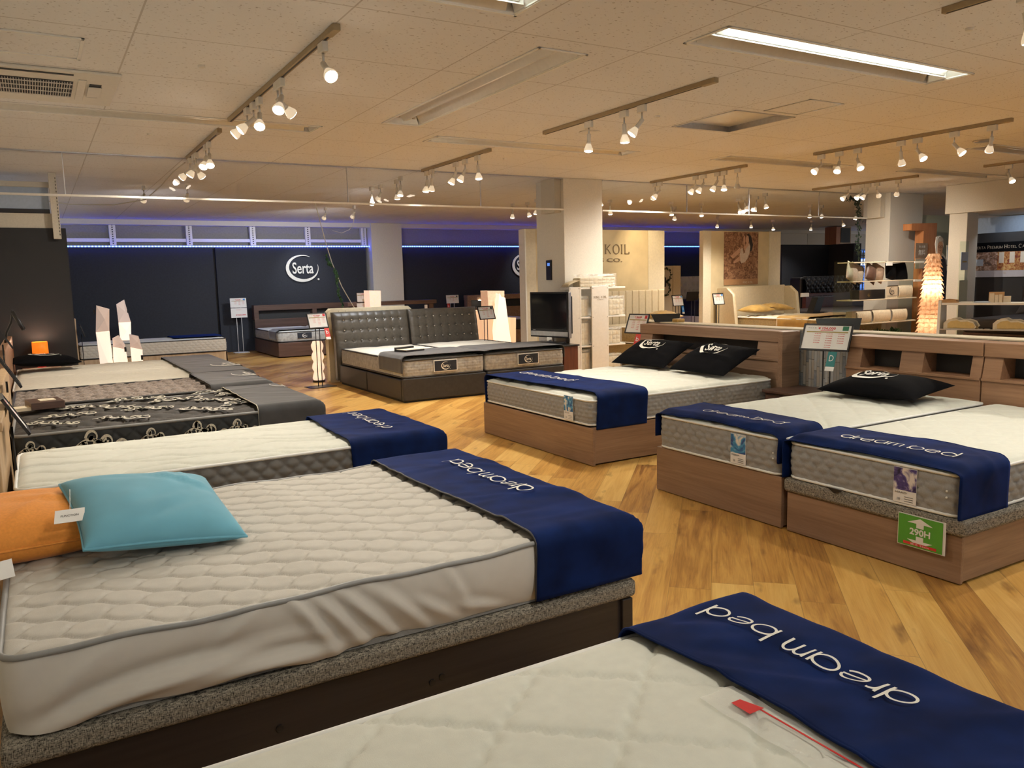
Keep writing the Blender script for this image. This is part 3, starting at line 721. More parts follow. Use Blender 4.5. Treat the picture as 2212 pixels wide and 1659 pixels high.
box('pane', 'paleblue', -.55, .24, 11.04, 11.06, 2.31, 2.62, e, 0)
box('rail', 'plaster', -.55, .25, 11.0, 11.1, 2.60, 2.66, e); box('rail', 'darkwood', -.55, .24, 11.02, 11.08, 2.30, 2.35, e)
# black display walls
def bw(i, x0, x1, z1=2.22, y=17.84): struct(box('wall_back_black', 'blackwall', x0, x1, y, y+.12, 0, z1, bevel=.004))
bw(0, .40, 3.30); bw(1, 3.34, 6.66, y=17.80); bw(2, 7.60, 17.5)
struct(box('trim_wall_slot', 'blackplastic', 3.29, 3.62, 17.9, 17.95, 0, 2.2, bevel=0))
struct(box('wall_back_pillar', 'colwhite', 6.75, 7.50, 17.62, 18.0, 0, CZ, bevel=.004))
# window band above the black walls
for i, x in enumerate((1.43, 2.86, 4.15, 5.35, 6.66)):
    e = T('window_mullion', 'white perforated window mullion above the blue strip, %s from the left' % ('first', 'second', 'third', 'fourth', 'fifth')[i], 'mullion', (x, 17.9, 2.28))
    b = MB(); b.box(x-.06, x+.06, 17.86, 17.98, 2.26, CZ-.03); b.build('post', 'whitemetal', e, bevel=.004)
    b = MB()
    for k in range(10): b.box(x-.012, x+.012, 17.85, 17.86, 2.29+k*.045, 2.31+k*.045)
    b.build('slots', 'grille', e)
struct(box('trim_1', 'whitemetal', .45, 6.66, 17.90, 17.99, 2.33, 2.40, bevel=.004))
struct(box('trim_2', 'colwhite', .45, 27, 17.7, 17.99, CZ-.10, CZ, bevel=.004))
# blue LED strip
e = T('led_strip', 'glowing blue LED light strip along the top of the black walls', 'LED strip', (9, 17.8, 2.24))
b = MB(); b.box(.42, 17.45, 17.775, 17.795, 2.228, 2.248); b.build('led_tape', 'led', e)
box('channel', 'whiteplastic', .42, 17.45, 17.795, 17.82, 2.222, 2.252, e, 0)
# hanging smoke curtain glass
e = T('glass_smoke_barrier', 'clear glass smoke barrier panel hanging from the ceiling left of the near pillar', 'glass barrier', (2.9, 9.2, 2.76))
EDG = [-.4, .35, 3.27, 5.05, 6.30]
for a, c in zip(EDG[:-1], EDG[1:]): box('glass_pane', 'glass', a+.004, c-.004, 9.235, 9.243, 2.345, CZ-.005, e, 0)
box('bottom_rail', 'whitemetal', -.4, 6.34, 9.225, 9.253, 2.325, 2.347, e, .003)
b = MB()
for x in EDG[1:-1]: b.box(x-.004, x+.004, 9.232, 9.246, 2.345, CZ)
b.box(-.4, 6.34, 9.22, 9.26, CZ-.012, CZ); b.build('joint_strip', 'steel', e)
e = T('glass_smoke_barrier', 'clear glass smoke barrier panel hanging between the two pillars', 'glass barrier', (10, 9.2, 2.76))
EDG = [7.0, 8.6, 9.92, 11.6, 12.9]
for a, c in zip(EDG[:-1], EDG[1:]): box('glass_pane', 'glass', a+.004, c-.004, 9.235, 9.243, 2.345, CZ-.005, e, 0)
box('bottom_rail', 'whitemetal', 7.0, 12.9, 9.225, 9.253, 2.325, 2.347, e, .003)
b = MB()
for x in EDG[1:-1]: b.box(x-.004, x+.004, 9.232, 9.246, 2.345, CZ)
b.box(7.0, 12.9, 9.22, 9.26, CZ-.012, CZ); b.build('joint_strip', 'steel', e)
# pillars
def pillar(nm, x0, x1, y0, y1):
    o = struct(box(nm, 'colwhite', x0, x1, y0, y1, 0, CZ, bevel=.006)); o['label'] = 'square wallpapered pillar'
pillar('wall_pillar_near', 6.33, 6.99, 9.22, 9.92); pillar('wall_pillar_far', 13.06, 14.02, 8.9, 9.37)
struct(box('trim_pillar_near', 'plaster', 6.22, 6.328, 9.28, 9.62, 2.30, CZ, bevel=.003)); struct(box('trim_pillar_far', 'plaster', 12.93, 13.055, 9.0, 9.34, 2.33, CZ, bevel=.003))
e = T('wall_thermostat', 'small dark blue wall controller on the left face of the near pillar', 'controller', (6.32, 9.6, 1.5))
box('case', 'blackplastic', 6.31, 6.329, 9.53, 9.66, 1.38, 1.66, e, .004); box('display', 'bluescreen', 6.307, 6.311, 9.56, 9.62, 1.58, 1.62, e, 0)
# lowered ceiling at the right
struct(box('wall_right_soffit', 'plaster', 13.05, 27, -1, 7.9, 2.30, CZ-.002, bevel=.006))
struct(box('wall_right_pillar', 'plaster', 13.10, 13.42, 7.55, 7.85, 0, 2.30, bevel=.006))
struct(box('wall_right_inner', 'apanel', 13.9, 15.6, 9.0, 9.08, 0, 2.4, bevel=0))
# ------------------------------------------------------------------ bed frames and beds, left row
def base_box(label, X0, X1, Y0, Y1, z, m='walnut', ms=None, fabric=None, group=None, foot_gap=True, holes=None):
    e = T('storage_bed', label, 'bed frame', ((X0+X1)/2, (Y0+Y1)/2, 0), group)
    zt = z if not fabric else fabric
    box('side_panel', ms or m, X0, X1-.02, Y0, Y0+.022, .012, zt, e, .003); box('side_panel', ms or m, X0, X1-.02, Y1-.022, Y1, .012, zt, e, .003)
    box('foot_panel', m, X1-.02, X1, Y0, Y1, .004, zt, e, .004)
    box('plinth', 'blackplastic', X0+.03, X1-.03, Y0+.03, Y1-.03, 0, .05, e, 0)
    if fabric:
        b = MB(); b.box(X0-.02, X1+.02, Y0-.02, Y1+.02, fabric+.001, z); b.build('upholstered_top', 'tweed', e, smooth=True, bevel=.02, seg=3, angle=50)
    else: box('slat_board', 'grille', X0+.02, X1-.02, Y0+.02, Y1-.02, zt-.03, zt-.008, e, 0)
    return e
def wood_head_left(e, x, y0, y1, z, m='oak', t=.05):
    box('headboard', m, x-t, x, y0, y1, .02, z, e, .006); return e
# L1: nearest bed
f = base_box('dark bed frame under the nearest white mattress at the bottom edge', -.2, 1.56, .40, 1.46, .30, 'darkwood', fabric=.22)
zq = q_diamond(.34, .016, .085, .010)
mattress('white wavy-diamond quilted mattress at the very front, cut by the bottom of the photo', -.18, 1.60, .38, 1.49, .302, .535, 'mattresses in the left row', 'wmat', 'borderg', 'pipew', lambda x, y: zq(x*.94, y*1.06), .013, .009, s_lattice(.07), lumps=.001)
fn = drape_fn(-.18, 1.60, .38, 1.49, .535, .045, .010, ridges(3, 34, 1.15, 1.65, .3, 1.5, .26, .030, (-.95, .1), .0080), zfun=None)
runner('navy velvet bed runner with large white embroidered words on the nearest bed', fn, 1.19, 1.77, .24, 1.63, 'navy', .012, (1.41, 1.15, 'dream', 0), .56, group='navy bed runners', flip=True, skewfn=lambda A, B: .012*np.sin(B*7)+.0*A)
# care label in plastic sleeve next to the runner
e = T('plastic_sleeve', 'clear plastic sleeve with a red tab lying beside the runner on the nearest bed', 'plastic sleeve', (1.14, .95, .536))
def onmat(x, y, dz=0): return (x, y, .536+dz)
b = MB(); gx, gy = np.meshgrid(np.linspace(1.10, 1.195, 8), np.linspace(.40, 1.14, 40), indexing='ij'); b.grid(gx, gy, .5395+.0022*np.sin(gx*90)*np.sin(gy*60)); b.build('film', 'film', e, smooth=True)
b = MB(); b.add([(1.135, 1.085, .544), (1.16, 1.085, .544), (1.175, 1.035, .544), (1.135, 1.035, .544)], [(0, 3, 2, 1)]); b.build('red_tab', 'red', e)
b = MB(); b.box(1.164, 1.168, .40, 1.04, .5425, .5435); b.build('red_line', 'red', e)
# L2: warm grey double bed with tweed base
f = base_box('dark wood storage bed frame with speckled tweed top under the warm grey mattress', -.15, 1.79, 2.215, 3.62, .302, 'darkwood', fabric=.232, group=None)
for x in (.10, .50, .985, 1.02):
    b = MB(); b.lathe([(.001, 0), (.011, 0), (.011, .003), (.006, .0035)], 12, Matrix.Translation((x, 2.2145, .13 if x < 1 else .14)) @ Matrix.Rotation(PI/2, 4, 'X')); b.build('screw_cap', 'blackplastic', f)
box('end_post', 'darkwood', 1.745, 1.792, 2.20, 2.24, .004, .232, f, .003)
def l2warp(X, Y, Z, t, N):
    near = np.clip(-N[:, 1], 0, 1)[None, :]*np.ones_like(X)
    low = t
    g = 0*X
    for cx, ct, ang, L, w, A in [(.15, .22, .10, .34, .035, 1), (.22, .34, .07, .32, .03, .9), (.35, .12, .12, .30, .03, .8), (.46, .42, .05, .22, .03, .7), (.55, .16, .06, .25, .03, .7), (.62, .55, -1.0, .13, .022, 1.0), (.70, .5, -.9, .14, .022, 1.0),
                             (.79, .48, -.85, .14, .02, .9), (.90, .45, -.8, .12, .02, .7), (1.0, .35, -.6, .10, .02, .5), (.02, .75, .5, .1, .03, .4), (.40, .8, .6, .1, .02, .5), (-.05, .4, .9, .08, .03, .5), (1.16, .2, -.3, .08, .02, .5), (1.08, .6, -1.1, .1, .02, .35)]:
        u = X-cx; v = (t-ct)*.21; c, s = math.cos(ang), math.sin(ang); a = u*c+v*s; q = -u*s+v*c+.5*a*a
        g += A*(np.exp(-(a/L)**2-(q/w)**2)-.7*np.exp(-(a/L)**2-((q-w*.9)/w)**2))
    Yn = Y-near*(.026*g+.012*(1-t)**2*0)+near*.018*(1-t)**3
    hem = near*(1-t)**6*(.012*np.abs(np.sin(X*5.3))+.006*np.sin(X*17))
    return X, Yn, Z+hem
mattress('warm grey cotton mattress pad quilted in interlocking ovals, with cushions on it', -.15, 1.80, 2.20, 3.62, .305, .535, 'mattresses in the left row', 'gmat', 'gside', 'pipeg', q_ogee(.195, .058, .0065, .3), .014, .0062, None, edge=.03, drop=.018, crown=.012, pr=.0085, waviness=.0040, sidewarp=l2warp, r=.06, lowpipe=False)
fn = drape_fn(-.15, 1.80, 2.20, 3.62, .535, .045, .016, ridges(5, 44, 1.3, 1.85, 2.1, 3.7, .28, .030, (-.95, .1), .0050), zfun=None)
runner('navy velvet bed runner hanging over the foot of the warm grey mattress', fn, 1.35, 1.94, 1.99, 3.80, 'navy', .014, (1.61, 2.96, 'dream', 0), .68, group='navy bed runners', flip=True, hemcol='piped', skewfn=lambda A, B: .02*np.sin(B*3+1))
# L3: white single
f = base_box('low dark bed frame under the narrow white single mattress', -.13, 1.96, 4.17, 5.08, .29, 'darkwood', fabric=.22)
wood_head_left(f, -.19, 4.05, 5.25, .80, 'oak'); box('headboard_cap', 'oak', -.26, -.17, 4.05, 5.25, .80, .84, f)
mattress('narrow white mattress with leafy wave quilting between the grey and the floral beds', -.15, 1.98, 4.15, 5.10, .295, .54, 'mattresses in the left row', 'wmat', 'borderd', 'pipew', q_wave(.20, .055, .6, .013), .017, .012, s_lattice(.085, .012, .1), samp=.020)
fn = drape_fn(-.15, 1.98, 4.15, 5.10, .54, .045, .010, ridges(8, 30, 1.4, 2.0, 4.0, 5.2, .24, .030, (-.9, .2), .0050))
runner('navy velvet bed runner on the narrow white mattress, third runner from the front', fn, 1.43, 2.10, 3.96, 5.25, 'navy', .018, (1.70, 4.64, 'dream', 0), .66, group='navy bed runners', flip=True, skewfn=lambda A, B: .02*np.sin(B*4))
# L4: dark floral
f = base_box('bed frame hidden under the dark floral mattress', -.17, 1.70, 5.63, 6.82, .29, 'darkwood')
wood_head_left(f, -.215, 5.5, 6.95, .84, 'oak')
MF = dict(X0=-.19, X1=1.72, Y0=5.60, Y1=6.85, z=.56)
e = mattress('black and brown damask mattress with silver scroll embroidery and quilted black side', -.19, 1.72, 5.60, 6.85, .295, .56, 'mattresses in the left row', 'darkmat', 'darkside', 'pipeg', q_diamond(.22, .0, 1, .05), .02, .016, s_lattice(.11, .006, 0), samp=.010, pr=.010)
def flourish(b, mp, s, seed):
    r = random.Random(seed); pts = [(s*(t-.5)*2.0, s*.16*math.sin(t*6.5)) for t in [i/14 for i in range(15)]]
    ribbon(b, pts, [s*.08*math.sin(PI*i/14)+s*.025 for i in range(15)], mp)
    for k in range(7):
        t = .12+.12*k; px, py = s*(t-.5)*2.0, s*.16*math.sin(t*6.5); sg = 1 if k % 2 else -1; R = s*r.uniform(.16, .30)
        sp = []
        for i in range(16):
            a = i/15*5.2; rr = R*(1-i/17); sp.append((px+R*.6+rr*math.cos(PI+a*1.0), py+sg*(R*.15+rr*math.sin(a))*.9))
        ribbon(b, sp, [s*.085*(1-i/20) for i in range(16)], mp)
        for q in range(2):
            a0 = r.uniform(.3, 1.4)*sg; ribbon(b, [(px+s*.05*i*math.cos(a0), py+s*.05*i*math.sin(a0)) for i in range(5)], [s*.04, s*.10, s*.12, s*.08, s*.02], mp)
b = MB(); r_ = random.Random(4)
for i, (x, y) in enumerate([(.02, 5.85), (.42, 5.80), (.95, 5.82), (1.25, 5.95), (.12, 6.15), (.62, 6.12), (1.1, 6.25), (.35, 6.42), (.85, 6.48), (1.3, 6.52), (.05, 6.62), (.6, 6.72), (1.15, 6.74)]):
    a = r_.uniform(-.35, .35); s = r_.uniform(.16, .22); c_, s_ = math.cos(a), math.sin(a)
    flourish(b, lambda u, v: (x+u*c_-v*s_, y+(u*s_+v*c_)*1.9, MF['z']+.002-.012*((x-.76)/.95)**2*0+.0), s, i)
b.build('scroll_embroidery', 'scroll', e)
b = MB()
for i, x in enumerate((-.05, .30, .62, .93, 1.16)):
    flourish(b, lambda u, v: (x+u, 5.60-.026, .43+v*1.5), .17 if i % 2 else .12, 30+i)
b.build('scroll_embroidery', 'scroll', e)
fn = drape_fn(-.19, 1.72, 5.60, 6.85, .565, .05, .010, ridges(9, 10, 1.2, 1.8, 5.4, 7, .3, .05, (-.7, .5), .006))
runner('plain grey velvet runner hanging over the foot of the dark floral mattress', fn, 1.26, 1.86, 5.39, 7.0, 'throwg', .02, (1.72, 6.62, 'serta', 0), .30, group='grey bed runners', flip=True, hemcol='scroll')
# L5: brown tufted
f = base_box('bed frame hidden under the brown tufted mattress', -.2, 1.72, 7.12, 8.18, .29, 'darkwood')
mattress('brown and taupe damask mattress with deep soft tufting, behind the floral one', -.22, 1.74, 7.08, 8.20, .295, .555, 'mattresses in the left row', 'brown', 'darkside', 'piped', q_diamond(.20, .02, .07, .035, .8), .045, .018, s_lattice(.11, .008, 0), samp=.012, pr=.011, lumps=.004)
fn = drape_fn(-.22, 1.74, 7.08, 8.20, .56, .05, .010, ridges(10, 10, 1.2, 1.8, 7, 8.3, .3, .05, (-.7, .5), .006))
runner('grey velvet runner on the brown tufted mattress', fn, 1.22, 1.87, 6.88, 8.30, 'throwg', .025, (1.66, 7.75, 'serta', 0), .34, group='grey bed runners', flip=True)
# L6: cream pair
f = base_box('bed frame with wooden headboard under the two cream mattresses of the left row', -.22, 1.84, 8.36, 10.62, .29, 'walnutx')
wood_head_left(f, -.262, 8.15, 10.70, .90, 'cherry', .06)
mattress('cream damask mattress, nearer of the pair at the back of the left row', -.24, 1.86, 8.33, 9.48, .295, .54, 'mattresses in the left row', 'cmat', 'borderc', 'pipew', q_wave(.2, .03, .3, .02), .010, .022, None, lumps=.003)
mattress('cream damask mattress, farther of the pair, with the black pillow on it', -.24, 1.86, 9.50, 10.65, .295, .54, 'mattresses in the left row', 'cmat', 'borderc', 'pipew', q_wave(.2, .03, .3, .02), .010, .022, None, lumps=.003)
fn = drape_fn(-.24, 1.86, 8.33, 10.65, .545, .05, .010, ridges(11, 10, 1.2, 1.9, 8, 11, .3, .05, (-.7, .5), .006))
runner('wide grey velvet runner across both cream mattresses at the back of the left row', fn, 1.27, 2.0, 8.16, 10.8, 'throwg', .03, (1.72, 9.0, 'serta', 0), .4, group='grey bed runners', flip=True)

# cushions on the grey bed
pillow('cushion', 'orange cotton cushion with piped edge lying at the left edge of the photo', 'cushion', 'orange', .50, .50, .20, (-.10, 3.13, .605), (.05, .02, .12), .05, res=40, wrink=.010, seed=2, pipe=.0045, q=.42, bottom=.85)
pillow('cushion', 'sky blue square cushion propped on the orange one', 'cushion', 'blue', .50, .50, .17, (.285, 2.965, .635), (.22, .13, .12), .06, res=44, wrink=.012, seed=6, pipe=.005, q=.40, bottom=.7)
def swing_tag(lab, p, u, v, w, h, text=None, string=None):
    e = T('price_tag', lab, 'price tag', p); mp = planar(p, u, v); b = MB()
    b.add([mp(-w/2, -h/2), mp(w/2, -h/2), mp(w/2, h/2), mp(-w/2, h/2)], [(0, 1, 2, 3)]); b.build('card', 'paper', e, solid=.0012)
    n = Vector(u).normalized().cross(Vector(v).normalized())*.002
    if text:
        b = MB(); put_text(b, text, lambda a, c: tuple(Vector(mp(a, c))+n), 0, 0, w*.6, h*.16); b.build('lettering', 'ink', e)
    if string:
        b = MB(); b.tube([mp(0, h/2-.008), string], .0009, 5); b.build('string', 'paper', e)
swing_tag('white card tag on a string resting on the orange cushion', (.035, 2.86, .685), (1, .10, -.04), (.1, .75, .5), .085, .055, 'FUNCTION', (.045, 3.02, .735))
swing_tag('white card tag hanging over the orange cushion at the left edge of the photo', (-.160, 2.79, .565), (.8, .35, 0), (-.1, .6, .7), .07, .06, None, (-.17, 2.90, .62))
# pillow on the cream bed
pillow('pillow', 'black plush pillow with a white crescent logo on the far cream mattress', 'pillow', 'cushblack', .66, .45, .17, (.03, 10.12, .63), (0, .05, .15), .06, logo=True, seed=3, wrink=.008, logosz=.15)

# ------------------------------------------------------------------ right row: three beds and headboards against the low stone wall
XF = 3.43; XH = 5.44
def headboard(e, y0, y1, m='cherry', bays=((.12, .43), (.60, .93)), top=.905, sh0=.66, sh1=.81):
    x0, x1 = XH, XH+.20; W = y1-y0
    box('lower_panel', m, x0, x0+.03, y0, y1, .02, sh0-.012, e, .004)
    box('shelf_board', m, x0-.01, x1, y0, y1, sh0-.012, sh0+.006, e, .003)
    box('top_rail', m, x0+.015, x1, y0, y1, sh1, top, e, .005)
    box('back_panel', 'grille', x1-.02, x1-.005, y0+.01, y1-.01, sh0, sh1, e, 0)
    cuts = [0]+[q for bb in bays for q in bb]+[1]
    for k in range(0, len(cuts), 2):
        a, c = cuts[k], cuts[k+1]
        b = MB(); ya, yc = y1-c*W, y1-a*W
        b.add([(x0, ya, sh0), (x0, yc, sh0), (x0+.03, yc, sh1), (x0+.03, ya, sh1), (x1-.02, ya, sh0), (x1-.02, yc, sh0), (x1-.02, yc, sh1), (x1-.02, ya, sh1)], [(0, 1, 2, 3), (4, 7, 6, 5), (0, 3, 7, 4), (1, 5, 6, 2), (0, 4, 5, 1), (3, 2, 6, 7)])
        b.build('divider', m, e, bevel=.002)
def art_label(e, x, y, z0, z1, w, art, txt):
    e = box('label_tag', 'paper', x-.0035, x-.0005, y-w/2, y+w/2, z0, z1, e, 0)
    zm = z0+(z1-z0)*.36
    b = MB(); b.box(x-.0045, x-.0036, y-w/2+.001, y+w/2-.001, zm, z1-.002); b.build('label_art', art, e)
    b = MB(); mp = planar((x-.005, y, 0), (0, -1, 0), (0, 0, 1))
    put_text(b, txt, mp, -w*.16, zm-(z1-z0)*.07, w*.5, (z1-z0)*.055); put_text(b, '|||', mp, -w*.25, z0+(z1-z0)*.10, w*.12, (z1-z0)*.08)
    for k in range(3): b.add([mp(-.0*w, z0+(z1-z0)*(.06+.06*k)), mp(w*.38, z0+(z1-z0)*(.06+.06*k)), mp(w*.38, z0+(z1-z0)*(.072+.06*k)), mp(0, z0+(z1-z0)*(.072+.06*k))], [(0, 1, 2, 3)])
    b.build('lettering', 'ink', e)
# R3 (nearest) and R2
f3 = base_box('walnut bed frame with tweed top under the nearest right-hand mattress', XF, XH, 1.93, 2.885, .30, 'walnut', 'walnutx', fabric=.222)
# foot panels face the viewer at the low-X end
box('foot_panel', 'walnut', XF-.002, XF+.02, 1.928, 2.888, .004, .222, f3, .004)
headboard(f3, 1.98, 2.985)
e3 = mattress('ivory mattress with grey quilted side on the nearest right-hand bed', XF-.005, XH-.02, 1.945, 2.885, .302, .525, 'mattresses in the right row', 'wmat', 'borderg', 'pipew', q_diamond(.30, .01, .06, .014), .011, .014, s_lattice(.078, .0055, .22), samp=.013)
art_label(e3, XF-.012, 2.20, .318, .487, .115, 'artpurple', 'HARD')
b = MB(); b.prism([(2.62, .31), (2.52, .31), (2.57, .285)], XF-.03, XF-.024, ax=0); b.build('pull_tab', 'blackplastic', f3)
f2 = base_box('walnut bed frame without tweed top, middle bed of the right row', XF, XH, 2.93, 3.955, .292, 'walnut', 'walnutx')
box('foot_panel', 'walnut', XF-.002, XF+.02, 2.928, 3.957, .004, .292, f2, .004)
headboard(f2, 2.995, 4.04)
e2 = mattress('ivory mattress with the black pillow on it, middle bed of the right row', XF-.005, XH-.02, 2.94, 3.93, .295, .53, 'mattresses in the right row', 'wmat', 'borderg', 'pipew', q_diamond(.30, .01, .06, .014), .013, .014, s_lattice(.078, .0055, .22), samp=.013)
art_label(e2, XF-.012, 3.235, .31, .485, .115, 'artblue', 'MEDIUM')
for e_, y in ((e3, 2.0), (e2, 2.98)):
    b = MB()
    for z in (.39, .42): b.lathe([(.001, 0), (.005, 0), (.005, .003), (.001, .004)], 10, Matrix.Translation((XF-.013, y, z)) @ Matrix.Rotation(-PI/2, 4, 'Y'))
    b.build('vent_eyelet', 'pipew', e_)
def rrun(lab, X0, X1, Y0, Y1, z, a0, a1, over, txt, tw, seed):
    fn = drape_fn(X0-.5, X1, Y0, Y1, z, .05, .012, ridges(seed, 34, a0-.05, a1+.05, Y0, Y1, .22, .030, (.4, 2.3), .0045), flare=.0, zfun=lambda x, y: -.030*np.clip((XF+.05-x)/.06, 0, 1)**1.4)
    runner(lab, fn, a0, a1, Y0-over, Y1+over, 'navy', .016, txt, tw, group='navy bed runners', skewfn=lambda A, B: .012*np.sin(B*5+seed))
rrun('navy velvet bed runner draped at the foot of the nearest right-hand bed', XF, XH, 1.945, 2.885, .53, XF-.02, XF+.37, .22, (3.55, 2.34, 'dream', 0), .60, 21)
rrun('navy velvet bed runner draped at the foot of the middle right-hand bed', XF, XH, 2.955, 3.93, .535, XF-.01, XF+.36, .16, (3.55, 3.33, 'dream', 0), .62, 22)
# green height card
e = T('height_card', 'green 290H height card with white arrows hanging on the nearest right-hand bed frame', 'sign card', (3.415, 2.105, .2))
b = MB(); b.box(3.408, 3.412, 1.992, 2.222, .122, .275); b.build('backing', 'paper', e)
b = MB(); b.box(3.4055, 3.4075, 2.004, 2.218, .126, .271); b.build('green_face', 'green', e)
mp = planar((3.4045, 2.111, .1985), (0, -1, 0), (0, 0, 1)); b = MB(); put_text(b, '290H', mp, 0, 0, .10, .032, .03)
for s_ in (1, -1): b.add([mp(x, s_*y) for x, y in ((-.018, .020), (.018, .020), (.018, .040), (.062, .040), (0, .066), (-.062, .040), (-.018, .040))], [(0, 1, 2, 3, 4, 5, 6)])
b.build('lettering', 'paper', e)
b = MB(); b.box(3.404, 3.405, 2.03, 2.19, .133, .1455); b.build('red_band', 'red', e)
b = MB(); mp2 = planar((3.4035, 2.11, .139), (0, -1, 0), (0, 0, 1)); put_text(b, '\u9ad8\u3055 23cm', mp2, 0, 0, .09, .009); b.build('lettering', 'paper', e)
# R1 wide bed
f1 = base_box('wide walnut bed frame, farthest of the right row, two black pillows above', XF+.04, XH, 4.735, 6.39, .292, 'walnut', 'walnutx')
box('foot_panel', 'walnut', XF+.035, XF+.06, 4.71, 6.395, .004, .288, f1, .006); box('headboard_side', 'walnutx', XH-.02, XH+.2, 4.65, 4.70, .004, .905, f1, .004)
headboard(f1, 4.70, 6.56, bays=((.10, .86),), m='walnut')
e1 = mattress('wide ivory mattress with grey zigzag quilted side, farthest of the right row', XF+.045, XH-.02, 4.745, 6.36, .30, .53, 'mattresses in the right row', 'wmat', 'borderg', 'pipew', q_ogee(.36, .16, .016, .5), .014, .014, s_lattice(.062, .007, .30), samp=.014, drop=.04)
art_label(e1, XF+.033, 5.015, .315, .505, .12, 'artblue', 'MEDIUM')
fn = drape_fn(XF-.5, XH, 4.745, 6.36, .535, .05, .012, ridges(23, 40, 3.4, 4.1, 4.6, 6.4, .28, .032, (.4, 2.3), .0050))
runner('navy velvet bed runner set back from the foot of the wide right-hand bed', fn, XF+.10, XF+.58, 4.49, 6.62, 'navy', .016, (3.76, 5.78, 'dream', 0), .80, group='navy bed runners', skewfn=lambda A, B: .07*np.clip((B-4.7)/1.6, 0, 1)*np.clip(1-(A-3.5)/.5, 0, 1)*-1+.015*np.sin(B*4))
def head_pillow(lab, y, seed, lean=-.62, x=5.19, z=.675, rz=0):
    pillow('pillow', lab, 'pillow', 'cushblack', .44, .72, .15, (x, y, z), (0, lean, rz), .06, 'black pillows with white crescent logos', seed=seed, wrink=.015)
for lab, y, sd, rz in (('black logo pillow leaning at the left of the wide right-hand bed', 5.98, 4, .08), ('black logo pillow leaning at the right of the wide right-hand bed', 5.16, 5, -.05)):
    e, top = pillow('pillow', lab, 'pillow', 'cushblack', .46, .72, .16, (5.12, y, .655), (0, -.45, rz), .06, None, seed=sd, wrink=.02)
    b = MB()
    def mp(a, c):
        p = top(np.array((c+.07)/.24), np.array(-a/.37)); return (float(p[0])-.003, float(p[1]), float(p[2])+.005)
    put_serta(b, mp, .15); b.build('logo', 'embroid', e)
e, top = pillow('pillow', 'black plush pillow with white oval logo lying on the middle right-hand bed', 'pillow', 'cushblack', .50, .72, .17, (4.99, 3.40, .600), (0, -.10, .05), .08, None, seed=6, wrink=.012)
b = MB()
def mp(a, c):
    p = top(np.array((c+.03)/.25), np.array((-a+.08)/.38)); return (float(p[0])-.001, float(p[1]), float(p[2])+.005)
put_serta(b, mp, .17); b.build('logo', 'embroid', e)
# stone clad low wall
struct(box('wall_low_stone', 'stone', 5.67, 5.83, 1.2, 6.82, 0, .905, bevel=.003)); struct(box('trim_low_wall_cap', 'kkside', 5.66, 5.84, 1.19, 6.83, .905, .918, bevel=.003))
# nightstand
e = T('nightstand', 'dark brown nightstand between the wide bed and the middle right-hand bed', 'nightstand', (5.38, 4.43, 0))
box('carcass', 'darkwal', 5.25, 5.64, 4.18, 4.68, .02, .405, e); box('table_top', 'darkwal', 5.22, 5.655, 4.16, 4.69, .405, .43, e, .005); dr_ = box('drawer_front', 'darkwal', 5.235, 5.25, 4.20, 4.66, .22, .39, e); box('handle', 'steel', 5.222, 5.235, 4.38, 4.48, .30, .312, dr_, .003)

# ------------------------------------------------------------------ tufted leather double bed
def tuft_head(e, x0, x1, name='headboard'):
    n, m_ = 90, 80; u = np.linspace(0, 1, n+1); v = np.linspace(0, 1, m_+1); U, V = np.meshgrid(u, v, indexing='ij'); W = x1-x0
    X = x0+W*U; Zb = .05+.95*V
    rowz = (.60, .745, .89); cols = [(k+.5)/8*.86+.07 for k in range(8)]
    d = np.full(U.shape, 9.0)
    for z in rowz:
        d = np.minimum(d, np.where(np.abs(Zb-z) < .0, 9, np.abs(Zb-z)*1.0+.006*0))
    for cu in cols: d = np.minimum(d, np.where(Zb > .5, np.abs(X-(x0+cu*W)), 9))
    puff = .007*(1-np.exp(-d/.018))
    db = np.full(U.shape, 9.0)
    for z in rowz:
        for cu in cols: db = np.minimum(db, np.hypot(X-(x0+cu*W), Zb-z))
    puff = puff-.016*np.exp(-(db/.022)**2)
    edge = np.minimum(np.minimum(U, 1-U)*W, 1.0-Zb+.0)
    puff = puff+.03*np.sqrt(np.clip(edge/.05, 0, 1))-.03
    lean = .10*np.clip((V-.35)/.65, 0, 1)**1.6
    front = 10.84+lean*1.0-.02-puff; b = MB(); b.grid(X, front, Zb, flip=False); b.grid(X, 10.93+lean+0*X, Zb, flip=True)
    for su in (0, n):
        b.add([(X[su, k], front[su, k], Zb[su, k]) for k in range(m_+1)]+[(X[su, k], 10.93+lean[su, k], Zb[su, k]) for k in range(m_+1)], [(k, k+1, k+m_+2, k+m_+1) for k in range(m_)])
    b.add([(X[k, m_], front[k, m_], Zb[k, m_]) for k in range(n+1)]+[(X[k, m_], 10.93+lean[k, m_], Zb[k, m_]) for k in range(n+1)], [(k, k+1, k+n+2, k+n+1) for k in range(n)])
    h = b.build(name, 'leather', e, smooth=True, angle=60)
    for z in rowz:
        for cu in cols:
            b = MB(); y = 10.84+.10*max(0, ((z-.05)/.95-.35)/.65)**1.6-.035+.012; b.lathe([(.001, -.004), (.013, -.003), (.013, .004), (.006, .011), (.001, .012)], 10, Matrix.Translation((x0+cu*W, y, z)) @ Matrix.Rotation(PI/2, 4, 'X')); b.build('tuft_button', 'chrome', e, smooth=True)
fb = T('tufted_leather_bed', 'dark tufted leather double bed with crystal buttons and vinyl drawer base', 'bed frame', (4.7, 9.6, 0))
tuft_head(fb, 3.56, 4.68); tuft_head(fb, 4.71, 5.83)
box('foot_panel', 'baseleather', 3.58, 4.68, 8.55, 8.60, .02, .285, fb, .014); box('foot_panel', 'baseleather', 4.70, 5.84, 8.55, 8.60, .02, .285, fb, .014)
